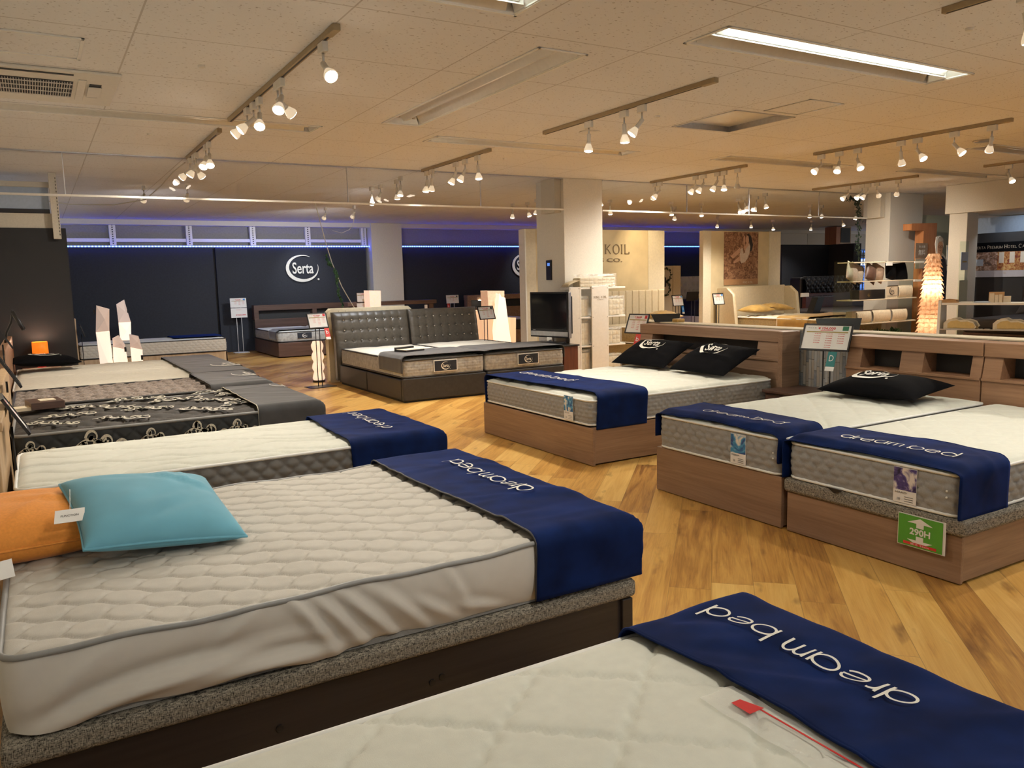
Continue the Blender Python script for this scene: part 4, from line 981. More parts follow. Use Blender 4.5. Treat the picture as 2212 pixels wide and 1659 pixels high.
for a, c in ((8.61, 9.73), (9.75, 10.83)): box('side_drawer', 'baseleather', 3.58, 3.63, a, c, .03, .27, fb, .012)
box('base_body', 'grille', 3.61, 5.82, 8.59, 10.82, .0, .27, fb, 0)
for i, (x0, x1) in enumerate(((3.60, 4.67), (4.70, 5.85))):
    em = mattress('damask mattress with dark logo plate on its end, %s half of the leather bed' % ('left', 'right')[i], x0, x1, 8.57, 10.76, .285, .53, 'mattresses on the leather bed', 'cmat', 'leathfoot', 'piped', q_wave(.2, .03, .3, .02), .008, .022, s_lattice(.07, .008, .4), samp=.005, pr=.011, drop=.035, crown=.03, lumps=.003)
    cx = (x0+x1)/2+(.0 if i == 0 else .02)
    em = box('logo_plate', 'pipew', cx-.155, cx+.155, 8.549, 8.556, .335, .475, em, 0); box('logo_plate_face', 'blackwall', cx-.145, cx+.145, 8.546, 8.549, .345, .465, em, 0)
    b = MB(); put_serta(b, planar((cx, 8.544, .405), (1, 0, 0), (0, 0, 1)), .055); b.build('logo', 'embroid', em)
fn = drape_fn(3.60, 5.85, 8.3, 10.76, .535, .05, .012, ridges(31, 14, 3.4, 6, 8.5, 9.6, .4, .04, (-.6, .6), .006))
e = T('bed_runner', 'grey velvet throw across the foot of the tufted leather bed', 'bed runner', (4.7, 9.0, .54), 'grey bed runners')
A, B = np.meshgrid(np.linspace(3.42, 5.99, 100), np.linspace(8.57, 9.30, 26), indexing='ij'); B2 = B+.10*np.sin((A-3.4)*1.3)*(B-8.57)
x, y, z = fn(A, B2); z = z-.012*np.exp(-((A-4.685)/.05)**2); b = MB(); b.grid(x, y, z); b.build('cloth', 'throwg', e, smooth=True, solid=.004)
e = T('brochure_box', 'flat black box with a beige booklet on the throw of the leather bed', 'box', (3.93, 9.05, .56))
R_ = Matrix.Translation((3.93, 9.12, .553)) @ Matrix.Rotation(.3, 4, 'Z'); b = MB(); b.box(-.15, .15, -.10, .10, 0, .022, R_); b.build('box_body', 'darkwood', e, bevel=.002)
b = MB(); b.box(-.145, .145, -.09, .09, .022, .026, R_); b.build('booklet', 'kkmat', e); b = MB(); b.box(-.15, .15, .10, .12, 0, .05, R_); b.build('box_lid', 'blackplastic', e)
# ------------------------------------------------------------------ signs, lamps and furniture around the leather bed and the black walls
def price_stand(lab, c, w, h, yaw, tilt, z, price='\uffe5156,000', cols=(4, 6, 4), card=None, cardtxt='b', pole=2, base=None, floor=0, accent='red', badge='dgreen', frame='blackmetal', group='framed price stands', gap=.05, second=False, sx=0, basew=.30, cardside=1, plain=False):
    """c = (x, y) of the pole; board centre at height z; yaw = direction the board faces"""
    e = T('price_stand', lab, 'price stand', (c[0], c[1], floor))
    f = Vector((math.cos(yaw), math.sin(yaw), 0)); u = Vector((-math.sin(yaw), math.cos(yaw), 0)); n = (f*math.cos(tilt)+Vector((0, 0, 1))*math.sin(tilt)); v = n.cross(u); O = Vector((c[0], c[1], z))+f*.02
    def tr(x0, x1, y0, y1, d0, d1, T_=Matrix(((u.x, v.x, n.x, O.x), (u.y, v.y, n.y, O.y), (u.z, v.z, n.z, O.z), (0, 0, 0, 1)))):
        return (x0, x1, y0, y1, d0, d1, T_)
    b = MB()
    for q in ((-w/2, w/2, -h/2, -h/2+.012), (-w/2, w/2, h/2-.012, h/2), (-w/2, -w/2+.012, -h/2, h/2), (w/2-.012, w/2, -h/2, h/2)): b.box(*tr(*q, -.004, .006))
    b.box(*tr(-w/2, w/2, -h/2, h/2, -.008, -.004)); b.build('frame', frame, e)
    b = MB(); b.box(*tr(-w/2+.011, w/2-.011, -h/2+.011, h/2-.011, -.004, 0)); sh_ = b.build('sheet', 'paper', e)
    mp = lambda a, q: tuple(O+u*a+v*q+n*.0018)
    b = MB(); put_text(b, price, mp, -.02*w, h*.33, w*.36, h*.11, .02)
    b.add([mp(-.14*w, h*.245), mp(.12*w, h*.245), mp(.12*w, h*.265), mp(-.14*w, h*.265)], [(0, 1, 2, 3)])
    for k, nr in enumerate(cols):
        for i in range(nr):
            xc = (-.18+.24*k)*w; yc = h*(.13-.085*i); put_text(b, '\uffe5%d,%d00' % (128+17*k-9*i, (i*3+k) % 9+1), mp, xc, yc, w*.13, h*.035, .03)
    b.build('red_print', accent, sh_)
    b = MB(); b.add([mp(-.42*w, h*.175), mp(.42*w, h*.175), mp(.42*w, h*.215), mp(-.42*w, h*.215)], [(0, 1, 2, 3)]); b.build('gold_band', 'gold', sh_)
    b = MB(); b.add([mp(.30*w, h*.26), mp(.42*w, h*.26), mp(.42*w, h*.42), mp(.30*w, h*.42)], [(0, 1, 2, 3)]); b.build('badge', badge, sh_)
    b = MB(); put_text(b, '\u30d9\u30c3\u30c9 D', mp, -.32*w, h*.34, w*.17, h*.05); b.build('small_print', 'ink', sh_)
    for k in range(pole):
        s = (k-(pole-1)/2)*gap*2; b = MB(); p = Vector((c[0], c[1], 0))+u*(s+sx); b.tube([(p.x, p.y, floor+.01), (p.x, p.y, z-h*.3)], .006, 8); b.build('pole', frame, e, smooth=True)
    if base is None:
        b = MB(); b.box(-basew/2, basew/2, -.13, .13, 0, .008, Matrix.Translation((c[0], c[1], floor)) @ Matrix.Rotation(yaw+PI/2, 4, 'Z')); b.build('base_plate', frame, e, bevel=.002)
    if card:
        b = MB(); a0 = cardside*w*.36; b.box(*tr(a0-.035, a0+.035, -h/2-.13, -h/2-.005, -.002, 0)); cd_ = b.build('size_card', card, e)
        b = MB(); b.box(*tr(a0-.035, a0+.035, -h/2-.165, -h/2-.13, -.002, 0)); b.build('card_foot', 'paper', cd_)
        b = MB(); put_text(b, cardtxt, mp, a0, -h/2-.06, .035, .05, .0) if len(cardtxt) < 3 else put_text(b, cardtxt, mp, a0, -h/2-.07, .05, .02); b.build('lettering', 'paper', cd_)
    if second:
        b = MB(); b.box(*tr(-w/2, w/2, -h/2-.012-h, -h/2-.012, -.004, 0)); s2_ = b.build('second_sheet', 'paper', e)
        b = MB(); put_text(b, price, mp, .1*w, -h*1.28, w*.62, h*.16, .03); put_text(b, 'SIZE S', mp, 0, -h*.75, w*.3, h*.06); b.build('lettering', accent, s2_)
    return e
SOUTH = -PI/2
price_stand('framed price board with teal D card above the dark nightstand', (5.40, 4.19), .40, .225, PI+.24, .42, .885, '\uffe5156,000', (5, 7, 5), 'teal', 'D', 2, gap=.028, floor=.0, cardside=.55)
price_stand('framed price board with a red size card at the left corner of the wide bed', (5.58, 6.74), .275, .225, PI+.22, .42, .895, '\uffe5186,000', (5, 6, 5), 'redcard', 'b', 1, accent='red', badge='red', gap=.02, cardside=.6)
price_stand('framed price board with a red card left of the tufted leather bed', (3.27, 10.72), .29, .215, SOUTH+.18, .34, .91, '\uffe5219,000', (4, 6, 4), 'redcard', 'b', 2, badge='red', gap=.03, cardside=1, basew=.36)
price_stand('framed price board right of the tufted leather bed', (5.74, 10.45), .30, .205, SOUTH+.18, .34, .92, '\uffe5271,000', (4, 6, 4), None, 'b', 2, badge='ink', gap=.03, cardside=1)
price_stand('two-sheet price sign on a black stand before the far black wall at left', (3.67, 17.5), .33, .20, SOUTH, .1, 1.05, '\uffe5265,000', (4, 5, 4), None, 'b', 2, second=True, badge='bluecard', frame='paper')
price_stand('two-sheet price sign beside the glowing square lamp behind the leather bed', (5.0, 13.6), .26, .18, SOUTH, .1, 1.15, '\uffe5298,000', (3, 5, 3), None, 'b', 2, second=True, badge='red')
price_stand('price board on the far black wall right of the wall column', (8.45, 17.0), .32, .19, SOUTH, .1, .975, '\uffe5318,000', (3, 5, 3), 'redcard', 'b', 2, frame='paper', badge='ink', cardside=-1)
# partly visible frames at the left edge
for lab, x, y, z in (('black framed price board edge-on at the left edge, above the narrow white mattress', -.155, 4.62, .80), ('black framed price board edge-on at the left edge, beside the floral mattress', -.19, 5.62, .93), ('small dark price board edge-on above the cream bed headboard', -.27, 8.0, 1.02)):
    price_stand(lab, (x, y), .28, .21, PI*.0+.05, .5, z, '\uffe598,000', (4, 4, 4), None, 'b', 1, badge='ink', base=0, floor=z-.32)
# orange bedside lamp on a small table by the partition
e = T('bedside_table', 'low wooden bedside table behind the black pillow by the dark partition', 'bedside table', (.0, 10.85, 0)); box('table_top', 'walnut', -.2, .2, 10.70, 10.98, .47, .50, e); box('carcass', 'walnut', -.18, .18, 10.71, 10.96, .02, .47, e)
e = T('table_lamp', 'small glowing orange drum table lamp with red base against the dark partition', 'table lamp', (.0, 10.84, .5))
b = MB(); b.lathe([(.001, 0), (.045, 0), (.05, .012), (.018, .03), (.014, .12), (.02, .18)], 18, Matrix.Translation((.0, 10.84, .5))); b.build('lamp_base', 'redcard', e, smooth=True)
b = MB(); b.lathe([(.082, .17), (.078, .31)], 28, Matrix.Translation((.0, 10.84, .5)), cap=False); b.build('lamp_shade', 'lamporange', e, smooth=True, solid=.002)
swing = box('price_tag', 'paper', -.075, -.045, 10.76, 10.762, .585, .62, None, 0); setloc(swing, (-.06, 10.76, .6)); tag(swing, 'small square price tag hanging under the orange lamp shade', 'price tag')
b = MB(); b.tube([(-.065, 10.78, .65), (-.062, 10.762, .62)], .001, 4); b.build('string', 'paper', swing).matrix_parent_inverse = Matrix.Translation(-swing.location)
l = lite('POINT', 'lamp_light', (.0, 10.84, .80), 3.2, (1, .72, .5), shadow_soft_size=.04); l.parent = e; l.matrix_parent_inverse = Matrix.Translation(-e.location)
# thin black sign arm on headboard at left
e = T('reading_lamp', 'thin black reading lamp arm rising from the cream bed headboard', 'reading lamp', (-.29, 9.3, .9)); b = MB(); b.tube([(-.29, 9.3, .90), (-.27, 9.3, 1.0), (-.22, 9.25, 1.10), (-.20, 9.2, 1.22)], .011, 8); b.build('arm', 'blackmetal', e, smooth=True); b = MB(); b.tube([(-.20, 9.2, 1.20), (-.12, 9.12, 1.03)], .02, 8); b.build('lamp_head', 'blackmetal', e, smooth=True)
# brown box and magazine between floral and brown mattress
e = T('catalogue_box', 'flat dark brown box with a pale catalogue lying at the head of the floral mattress', 'box', (-.05, 6.70, .57)); R_ = Matrix.Translation((-.06, 6.60, .572)) @ Matrix.Rotation(.15, 4, 'Z')
b = MB(); b.box(-.05, .16, -.14, .14, 0, .05, R_); b.build('box_body', 'darkwal', e, bevel=.003); b = MB(); b.box(-.16, .03, -.13, -.0, .0, .022, R_); b.box(.02, .12, -.06, .06, .05, .053, R_); b.build('catalogue', 'kkside', e)
# back-left single bed
e = T('single_bed', 'low bed with light wooden headboard at the far left below the blue strip', 'bed', (1.7, 16.0, 0))
box('headboard', 'oak', .50, .56, 15.4, 16.5, .02, .92, e, .006); box('side_rail', 'oak', .56, 3.0, 15.5, 15.53, .02, .20, e); box('foot_rail', 'oak', 2.97, 3.0, 15.5, 16.42, .02, .20, e); box('base', 'oak', .56, 2.95, 15.55, 16.4, .10, .20, e, 0)
mattress('ivory mattress with dark piping on the far left bed below the blue strip', .58, 2.99, 15.48, 16.42, .21, .475, None, 'wmat', 'borderc', 'piped', None, 0, .05, s_lattice(.09, .012, .2), samp=.01)
fn = drape_fn(.58, 2.99, 15.48, 16.42, .48, .04, .01)
runner('royal blue throw on the far left bed below the blue strip', fn, 2.1, 2.95, 15.6, 16.45, 'navy', .08)
box_ = price_stand('edge-on price stand at the head of the far left bed', (.62, 15.3), .30, .22, .0, .3, .72, '\uffe568,000', (3, 3, 3), None, 'b', 1, base=None)
# geometric paper lamps
def geo_lamp(lab, up, low, y, z0, sw):
    """up / low: front outline corners (x, z) of the dull upper and the bright lower shade, both counter-clockwise from bottom left"""
    e = T('floor_lamp', lab, 'floor lamp', (low[0][0], y, z0), 'faceted white glowing lamps')
    for nm, pts, m in (('lower_shade', low, 'lampgeolow'), ('upper_shade', up, 'lampgeo')):
        n = len(pts); cx = sum(p[0] for p in pts)/n+.02; cz = sum(p[1] for p in pts)/n; b = MB()
        vs = [(x, y, z) for x, z in pts]+[(x+.01, y+.13, z) for x, z in pts]+[(cx, y-.055, cz)]
        b.add(vs, [(i, (i+1) % n, 2*n) for i in range(n)]+[(i, i+n, (i+1) % n+n, (i+1) % n) for i in range(n)]+[tuple(range(2*n-1, n-1, -1))]); b.build(nm, m, e)
    b = MB(); b.box(sw[0]-.012, sw[0]+.012, y-.03, y-.01, sw[1]-.03, sw[1]+.03); b.build('switch_plate', 'ink', e)
geo_lamp('tall faceted white glowing floor lamp, leftmost behind the cream mattresses', [(.627, .86), (.782, .868), (.804, 1.146), (.66, 1.198)], [(.66, 0), (.80, 0), (.789, .50), (.782, .866), (.627, .858), (.641, .51)], 11.45, 0, (.63, 1.12))
geo_lamp('short faceted white glowing floor lamp right beside the tall one', [(.811, .66), (.955, .62), (.95, .68), (.884, .803), (.811, .766)], [(.80, 0), (.96, 0), (.967, .485), (.955, .618), (.811, .658), (.80, .5)], 11.47, 0, (.95, .62))
geo_lamp('short faceted white glowing floor lamp, rightmost behind the cream mattresses', [(1.016, .64), (1.155, .60), (1.122, .778), (1.014, .808)], [(1.02, 0), (1.15, 0), (1.154, .484), (1.157, .598), (1.016, .638)], 11.5, 0, (1.14, .5))
geo_lamp('faceted white glowing lamp standing on the far left bed', [(1.252, .80), (1.455, .80), (1.404, 1.055), (1.378, 1.207), (1.243, 1.128)], [(1.255, .479), (1.436, .479), (1.455, .798), (1.252, .798)], 16.0, .478, (1.42, 1.0))
# floor lamp with wavy shade
e = T('floor_lamp', 'wavy white column floor lamp behind the price board left of the leather bed', 'floor lamp', (3.43, 11.3, 0))
b = MB(); n = 26; b.lathe([(.075+.012*math.sin(i*.9+.5*math.sin(i)), .03+.56*i/n) for i in range(n+1)], 24, Matrix.Translation((3.43, 11.3, 0))); b.build('lamp_shade', 'lampglow', e, smooth=True)
b = MB(); b.lathe([(.001, 0), (.088, 0), (.09, .025), (.001, .03)], 24, Matrix.Translation((3.43, 11.3, 0))); b.build('lamp_base', 'darkwood', e)
# beige quilted headboard standing behind the leather one
e = T('spare_headboard', 'cream upholstered headboard standing directly behind the tufted leather headboards', 'headboard', (4.1, 11.15, 0))
b = MB(); b.prism([(3.55, 0), (4.80, 0), (4.80, 1.00), (4.76, 1.03), (3.60, 1.03), (3.55, .98)], 11.08, 11.22, ax=1); b.build('padded_panel', 'kkcream', e, bevel=.02, seg=3)
b = MB()
for x in (3.7, 3.8, 4.05): b.tube([(x, 11.078, .0), (x, 11.078, 1.02)], .003, 5)
for z in (.12, .17, .22): b.lathe([(.001, 0), (.006, 0), (.001, .006)], 8, Matrix.Translation((3.549, 11.14, z)) @ Matrix.Rotation(-PI/2, 4, 'Y'))
b.build('seam', 'kkbase', e)
# square glowing lamp and shelf behind
def slab_lamp(lab, pts, y, d, m, cat='floor lamp'):
    e = T('floor_lamp', lab, cat, (pts[0][0], y, pts[0][1]), 'tapered veneer lamps'); b = MB(); b.prism(pts, y, y+d, ax=1); b.build('lamp_shade', m, e, bevel=.004)
    zz = min(p[1] for p in pts); xx = [p[0] for p in pts]; b = MB(); b.box(min(xx)+.02, max(xx)-.02, y+.01, y+d-.01, zz-.02, zz); b.build('lamp_base', 'darkwood', e)
slab_lamp('square glowing wood-veneer lamp behind the cream headboard', [(4.92, .02), (5.07, .02), (5.10, 1.26), (4.90, 1.27)], 13.0, .26, 'veneerb')
slab_lamp('tall flared veneer lamp right of the leather bed, tallest of three', [(6.97, .02), (7.24, .02), (7.26, 1.20), (6.92, 1.21)], 12.5, .26, 'veneer')
slab_lamp('bright angular paper lamp in front of the tall flared one', [(6.88, .02), (7.30, .02), (7.22, .55), (7.16, 1.08), (7.08, 1.10), (7.05, 1.16), (6.97, .60)], 12.30, .12, 'lampgeolow')
slab_lamp('low veneer lamp at the right of the three beside the near pillar', [(7.24, .02), (7.44, .02), (7.46, .71), (7.25, .72)], 12.45, .2, 'lampglow2')
slab_lamp('broad striped veneer lamp partly behind the price board right of the leather bed', [(6.46, .02), (6.86, .02), (6.80, .88), (6.52, .88)], 12.2, .2, 'lampglow2')
# far beds with wooden headboards
def far_bed(lab, x0, x1, y0, y1, hx0, hx1, zh, m='darkwal', bays=2):
    e = T('wooden_bed', lab, 'bed', ((x0+x1)/2, (y0+y1)/2, 0))
    box('base', m, x0, x1, y0, y1, .02, .29, e); box('headboard_top', m, hx0, hx1, y1+.02, y1+.22, zh-.12, zh, e); box('headboard_panel', m, hx0, hx1, y1, y1+.03, .05, zh-.30, e); box('back_panel', 'grille', hx0, hx1, y1+.19, y1+.21, .3, zh-.1, e, 0)
    for k in range(bays+1):
        x = hx0+(hx1-hx0-.10)*k/bays; box('divider', m, x, x+.10, y1+.02, y1+.2, zh-.31, zh-.11, e)
    return e
far_bed('reddish wooden double bed with open-shelf headboard below the left crescent wall logo', 3.95, 6.1, 15.50, 17.45, 3.98, 6.6, .985)
for i, (a, c) in enumerate(((3.96, 4.98), (5.0, 6.08))):
    em = mattress('ivory mattress with dark piping and logo plate, %s half of the far wooden double bed' % ('left', 'right')[i], a, c, 15.52, 17.4, .30, .52, None, 'wmat', 'leathfoot', 'piped', None, 0, .06, None, pr=.010)
    box('logo_plate', 'blackwall', (a+c)/2-.14, (a+c)/2+.14, 15.50, 15.508, .36, .47, em, 0); b = MB(); put_serta(b, planar(((a+c)/2, 15.495, .415), (1, 0, 0), (0, 0, 1)), .045); b.build('logo', 'embroid', em)
fn = drape_fn(3.96, 6.08, 15.3, 17.4, .525, .04, .01); runner('grey throw over the foot of the far wooden double bed', fn, 3.78, 6.2, 15.62, 16.2, 'throwg', .08)
e = T('wall_shelf', 'long dark wooden wall shelf in front of the pale far pillar', 'shelf', (6.5, 15.0, .95)); box('shelf_board', 'darkwal', 5.2, 7.10, 15.0, 15.3, .955, 1.03, e); box('support', 'darkwal', 6.95, 7.05, 15.05, 15.25, 0, .955, e); box('support', 'darkwal', 5.3, 5.4, 15.05, 15.25, 0, .955, e); box('tag_card', 'paper', 6.82, 6.88, 14.985, 14.995, .85, .93, e, 0)
far_bed('walnut bed with downlit shelf headboard behind the three veneer lamps', 8.0, 9.4, 15.3, 17.1, 8.92, 10.9, 1.05, 'walnut', 1)
mattress('dark bordered mattress on the walnut bed behind the three veneer lamps', 8.0, 9.9, 15.3, 17.05, .31, .54, None, 'wmat', 'darkside', 'piped', None, 0, .08)
l = lite('SPOT', 'headboard_light', (9.25, 17.15, .99), 4, (1, .75, .4), spot_size=2.2, shadow_soft_size=.02); 
e = T('shelf_downlight', 'tiny lit downlight in the walnut headboard shelf behind the veneer lamps', 'downlight', (9.25, 17.12, .92)); b = MB(); b.lathe([(.001, 0), (.03, 0), (.03, .01)], 12, Matrix.Translation((9.25, 17.12, .915))); b.build('lamp_disc', 'bulb', e)
# crescent logos on the black walls
for lab, x, y in (('large white crescent brand logo on the black wall at left', 5.17, 17.795), ('large white crescent brand logo on the black wall, cut by the cream panel', 10.98, 17.835)):
    e = T('wall_logo', lab, 'wall logo', (x, y, 1.76)); b = MB(); put_serta(b, planar((x, y-.02, 1.765), (1, 0, 0), (0, 0, 1)), .345); b.build('letters', 'embroid', e, solid=.015)
for x in (5.17, 11.1):
    l = lite('SPOT', 'logo_spot', (x, 16.6, 2.62), 45, (.9, .93, 1), spot_size=math.radians(60), spot_blend=.9, shadow_soft_size=.04); l.rotation_euler = Vector((0, 1.15, -1.05)).to_track_quat('-Z', 'Y').to_euler()
# TV on its cabinet
e = T('tv_cabinet', 'reddish brown corner cabinet carrying the television by the near pillar', 'cabinet', (6.07, 9.1, 0))
box('carcass', 'mahog', 5.965, 6.20, 8.74, 9.62, .02, .50, e); box('table_top', 'blackplastic', 5.95, 6.215, 8.72, 9.65, .50, .52, e); box('door', 'darkwal', 5.955, 5.966, 8.76, 9.18, .04, .49, e); box('door', 'darkwal', 5.955, 5.966, 9.20, 9.60, .04, .49, e); box('side_frame', 'mahog', 5.96, 5.99, 8.735, 8.742, .04, .49, e)
e = T('television', 'flat-screen television switched off with silver edged bezel on the corner cabinet', 'television', (6.04, 9.15, .52))
A_ = Vector((5.95, 9.53, 0)); B_ = Vector((6.085, 8.79, 0)); u = (B_-A_).normalized(); W = (B_-A_).length; n = Vector((u.y, -u.x, 0)); n = -n if n.x > 0 else n
Tm = Matrix(((u.x, -n.x, 0, A_.x), (u.y, -n.y, 0, A_.y), (0, 0, 1, .60), (0, 0, 0, 1)))
def tvb(nm, m, *q): b = MB(); b.box(*q, Tm); return b.build(nm, m, e, bevel=.004)
tvb('bezel', 'blackplastic', 0, W, .0, .05, 0, .62); tvb('screen', 'screen', .03, W-.03, -.004, .0, .115, .60); tvb('speaker_bar', 'steel', .01, W-.01, -.006, .0, .02, .085); tvb('side_trim', 'steel', W, W+.012, .0, .045, 0, .62); tvb('rear_housing', 'blackplastic', .08, W-.02, .05, .10, .06, .56)
tvb('neck', 'chrome', W/2-.05, W/2+.05, .0, .05, -.06, .02); tvb('stand_foot', 'blackplastic', W/2-.22, W/2+.2, -.10, .12, -.079, -.06)
b = MB(); b.add([tuple(Tm @ Vector(q)) for q in ((.06,-.0065,.098),(.11,-.0065,.098),(.11,-.0065,.105),(.06,-.0065,.105))], [(0,1,2,3)]); b.build('maker_mark', 'steel', e)
# pillow rack with the shop's brand panel
e = T('display_rack', 'white perforated display rack of bagged pillows in front of the near pillar', 'display rack', (6.7, 9.1, 0))
yb, yf = 9.19, 8.965
box('side_panel', 'whitemetal', 6.225, 6.40, yf, yf+.02, .02, 1.275, e); box('upright_edge', 'whitemetal', 6.40, 6.425, yf, yb, .02, 1.275, e); box('front_panel', 'whitemetal', 6.595, 6.885, yf-.01, yf+.01, .02, 1.285, e)
for i, z in enumerate((.045, .455, .855, 1.255)): box('shelf', 'whitemetal', 6.23, 7.20, yf+.01, yb, z-.012, z+.012, e)
for x in (6.245, 6.385, 6.615, 6.865):
    b = MB()
    for z in (.455, .855, 1.255): b.lathe([(.001, 0), (.007, 0), (.005, .003), (.001, .004)], 10, Matrix.Translation((x, yf-.0105 if x > 6.5 else yf, z)) @ Matrix.Rotation(PI/2, 4, 'X'))
    b.build('screws', 'steel', e)
b = MB(); mp = planar((6.74, yf-.012, 1.115), (1, 0, 0), (0, 0, 1)); put_serif(b, 'KING KOIL', mp, -.108, 0, .030, gap=.30, sp=.5, th=.12); put_text(b, 'MATTRESS CO.', mp, 0, -.02, .11, .012); b.build('lettering', 'bronze', e)
def pack(lab, x0, x1, y0, y1, z0, z1, nx, nz, group='plastic-bagged pillows on the white rack'):
    e = T('bagged_pillow', lab, 'bagged pillow', ((x0+x1)/2, (y0+y1)/2, z0), group); b = MB()
    n = 60; u, v = np.meshgrid(np.linspace(0, 1, n), np.linspace(0, 1, 24), indexing='ij')
    g = np.minimum(wrapd(u, 1/nx)*(x1-x0), wrapd(v, 1/nz)*(z1-z0)); p = .010*(1-np.exp(-g/.008))
    b.grid(x0+(x1-x0)*u, y0-p, z0+(z1-z0)*v); b.build('front_face', 'pillowpack', e, smooth=True)
    box('pillow_body', 'pillowpack', x0, x1, y0-.002, y1, z0, z1, e, .02)
    b = MB(); u, v = np.meshgrid(np.linspace(0, 1, 26), np.linspace(0, 1, 16), indexing='ij'); r = np.random.RandomState(nx); jit = r.rand(26, 16)
    b.grid(x0-.01+(x1-x0+.02)*u, y0-.018-.012*jit, z0+.004+(z1-z0+.05)*v*1.0+.0*jit, flip=False); b.grid(x0-.01+(x1-x0+.02)*u, y0-.02+(y1-y0)*v, z1+.015+.035*jit, flip=False); b.build('plastic_bag', 'film', e)
pack('plastic-bagged ivory pillow on top of the white rack', 6.42, 7.02, 8.99, 9.17, 1.27, 1.40, 8, 3)
pack('plastic-bagged ivory pillow on the top shelf of the rack, behind the brand panel', 6.92, 7.17, 9.0, 9.17, .872, 1.09, 4, 3)
pack('plastic-bagged ivory pillow on the middle shelf of the rack, right side', 6.90, 7.12, 9.0, 9.17, .47, .65, 3, 3)
pack('plastic-bagged ivory pillow on the bottom shelf of the rack, right side', 6.90, 7.12, 9.0, 9.17, .06, .28, 3, 3)
pack('bagged pillow on the top shelf seen between the rack panels', 6.45, 6.57, 9.02, 9.17, .872, 1.10, 2, 2)
pack('bagged pillows on the middle shelf seen between the rack panels', 6.43, 6.58, 9.02, 9.17, .47, .78, 2, 4)
pack('bagged pillow on the lower shelf seen between the rack panels', 6.43, 6.58, 9.02, 9.17, .06, .36, 2, 4)
e = T('cloth_throw', 'beige cloth draped on top of the white rack at its left end', 'cloth', (6.33, 9.1, 1.28)); b = MB(); u, v = np.meshgrid(np.linspace(0, 1, 14), np.linspace(0, 1, 8), indexing='ij'); b.grid(6.23+.22*u, 8.99+.17*v, 1.28+.10*np.sqrt(u)*(1-.3*np.abs(v-.5))); b.build('cloth', 'kkcream', e, smooth=True, solid=.006)
# brand panels and beds behind the stone wall
struct(box('wall_panel_brand', 'kk', 6.72, 9.25, 10.90, 11.0, 0, 2.19, bevel=.003)); struct(box('trim_panel_brand', 'kkside', 9.25, 9.62, 10.895, 11.0, 0, 2.19, bevel=.003)); struct(box('trim_panel_brand', 'kkside', 6.70, 6.92, 10.88, 11.0, 0, 2.18, bevel=.003)); struct(box('trim_panel_edge', 'whitemetal', 6.69, 6.715, 10.84, 11.02, 0, 2.18, bevel=.003))
e = T('wall_lettering', 'large bronze serif wall lettering on the gold cream panel', 'wall lettering', (8.2, 10.89, 1.75))
b = MB(); mp = planar((0, 10.893, 0), (1, 0, 0), (0, 0, 1)); put_serif(b, 'KING', mp, 7.22, 1.79, .155, gap=.36, th=.10); put_serif(b, 'KOIL', mp, 8.32, 1.79, .155, gap=.33, th=.10); put_text(b, 'MATTRESS CO.', mp, 8.02, 1.685, 1.30, .062, .015); b.build('letters', 'bronze', e, solid=.006)
l = lite('SPOT', 'panel_spot', (8.9, 9.9, 2.6), 60, (1, .78, .48), spot_size=math.radians(70), spot_blend=.9, shadow_soft_size=.03); l.rotation_euler = Vector((.25, 1, -.85)).to_track_quat('-Z', 'Y').to_euler()
def channel_head(e, x0, x1, y, z1, n, m):
    for i in range(n):
        a = x0+(x1-x0)*i/n; b = MB(); b.box(a+.002, a+(x1-x0)/n-.002, y, y+.09, .1, z1); b.build('channel', m, e, bevel=.018, seg=3)
e = T('upholstered_bed', 'cream channelled-headboard bed behind the white rack and stone wall', 'bed', (8.6, 9.7, 0)); channel_head(e, 7.7, 9.42, 10.66, 1.17, 12, 'kkcream'); box('base', 'kkbase', 7.95, 9.35, 8.6, 10.6, .02, .36, e, .02)
mattress('thick gold-sided mattress on the channelled cream bed', 7.95, 9.35, 8.6, 10.62, .37, .64, None, 'kkmat', 'kkbase', 'pipew', q_diamond(.2, 0, 1, .03), .015, .04)
pillow('pillow', 'gold satin pillow on the channelled cream bed', 'pillow', 'kkgold', .42, .60, .17, (8.95, 10.2, .73), (0, .0, 1.5), .1, seed=8, wrink=.02)
struct(box('wall_panel_poster', 'kk', 10.62, 12.3, 10.93, 11.0, 0, 2.20, bevel=.003)); struct(box('trim_panel_poster', 'kkside', 12.3, 12.62, 10.92, 11.0, 0, 2.20, bevel=.003)); struct(box('trim_panel_poster', 'kkside', 10.55, 10.75, 10.90, 11.0, 0, 2.20, bevel=.003))
# poster
e = T('poster', 'sepia poster of a woman curled up asleep on sand', 'poster', (11.55, 10.92, 1.7)); box('sheet', 'posterbrown', 11.10, 12.0, 10.922, 10.928, 1.30, 2.185, e, 0); box('lower_band', 'posterband', 11.10, 12.0, 10.919, 10.9215, 1.20, 1.31, e, 0)
def poly(mb, pts, d, ox, oz, s, flip=False): mb.add([(ox+x*s, 10.9205-d, oz+z*s) for x, z in pts], [tuple(range(len(pts)))])
ox, oz, s = 11.10, 1.20, .90     # figure drawn in fractions of the sheet width
b = MB(); poly(b, [(.62, .60), (.66, .66), (.72, .70), (.76, .62), (.74, .50), (.68, .38), (.60, .30), (.50, .28), (.46, .34), (.45, .46), (.48, .58), (.53, .60), (.56, .48), (.60, .50)], 0, ox, oz+.15, s); b.build('figure_dress', 'slip', e)
b = MB(); poly(b, [(.48, .58), (.44, .60), (.20, .44), (.17, .47), (.19, .42), (.26, .38), (.45, .50)], .0006, ox, oz+.15, s); poly(b, [(.46, .44), (.30, .34), (.26, .30), (.30, .28), (.47, .34)], .0006, ox, oz+.15, s)
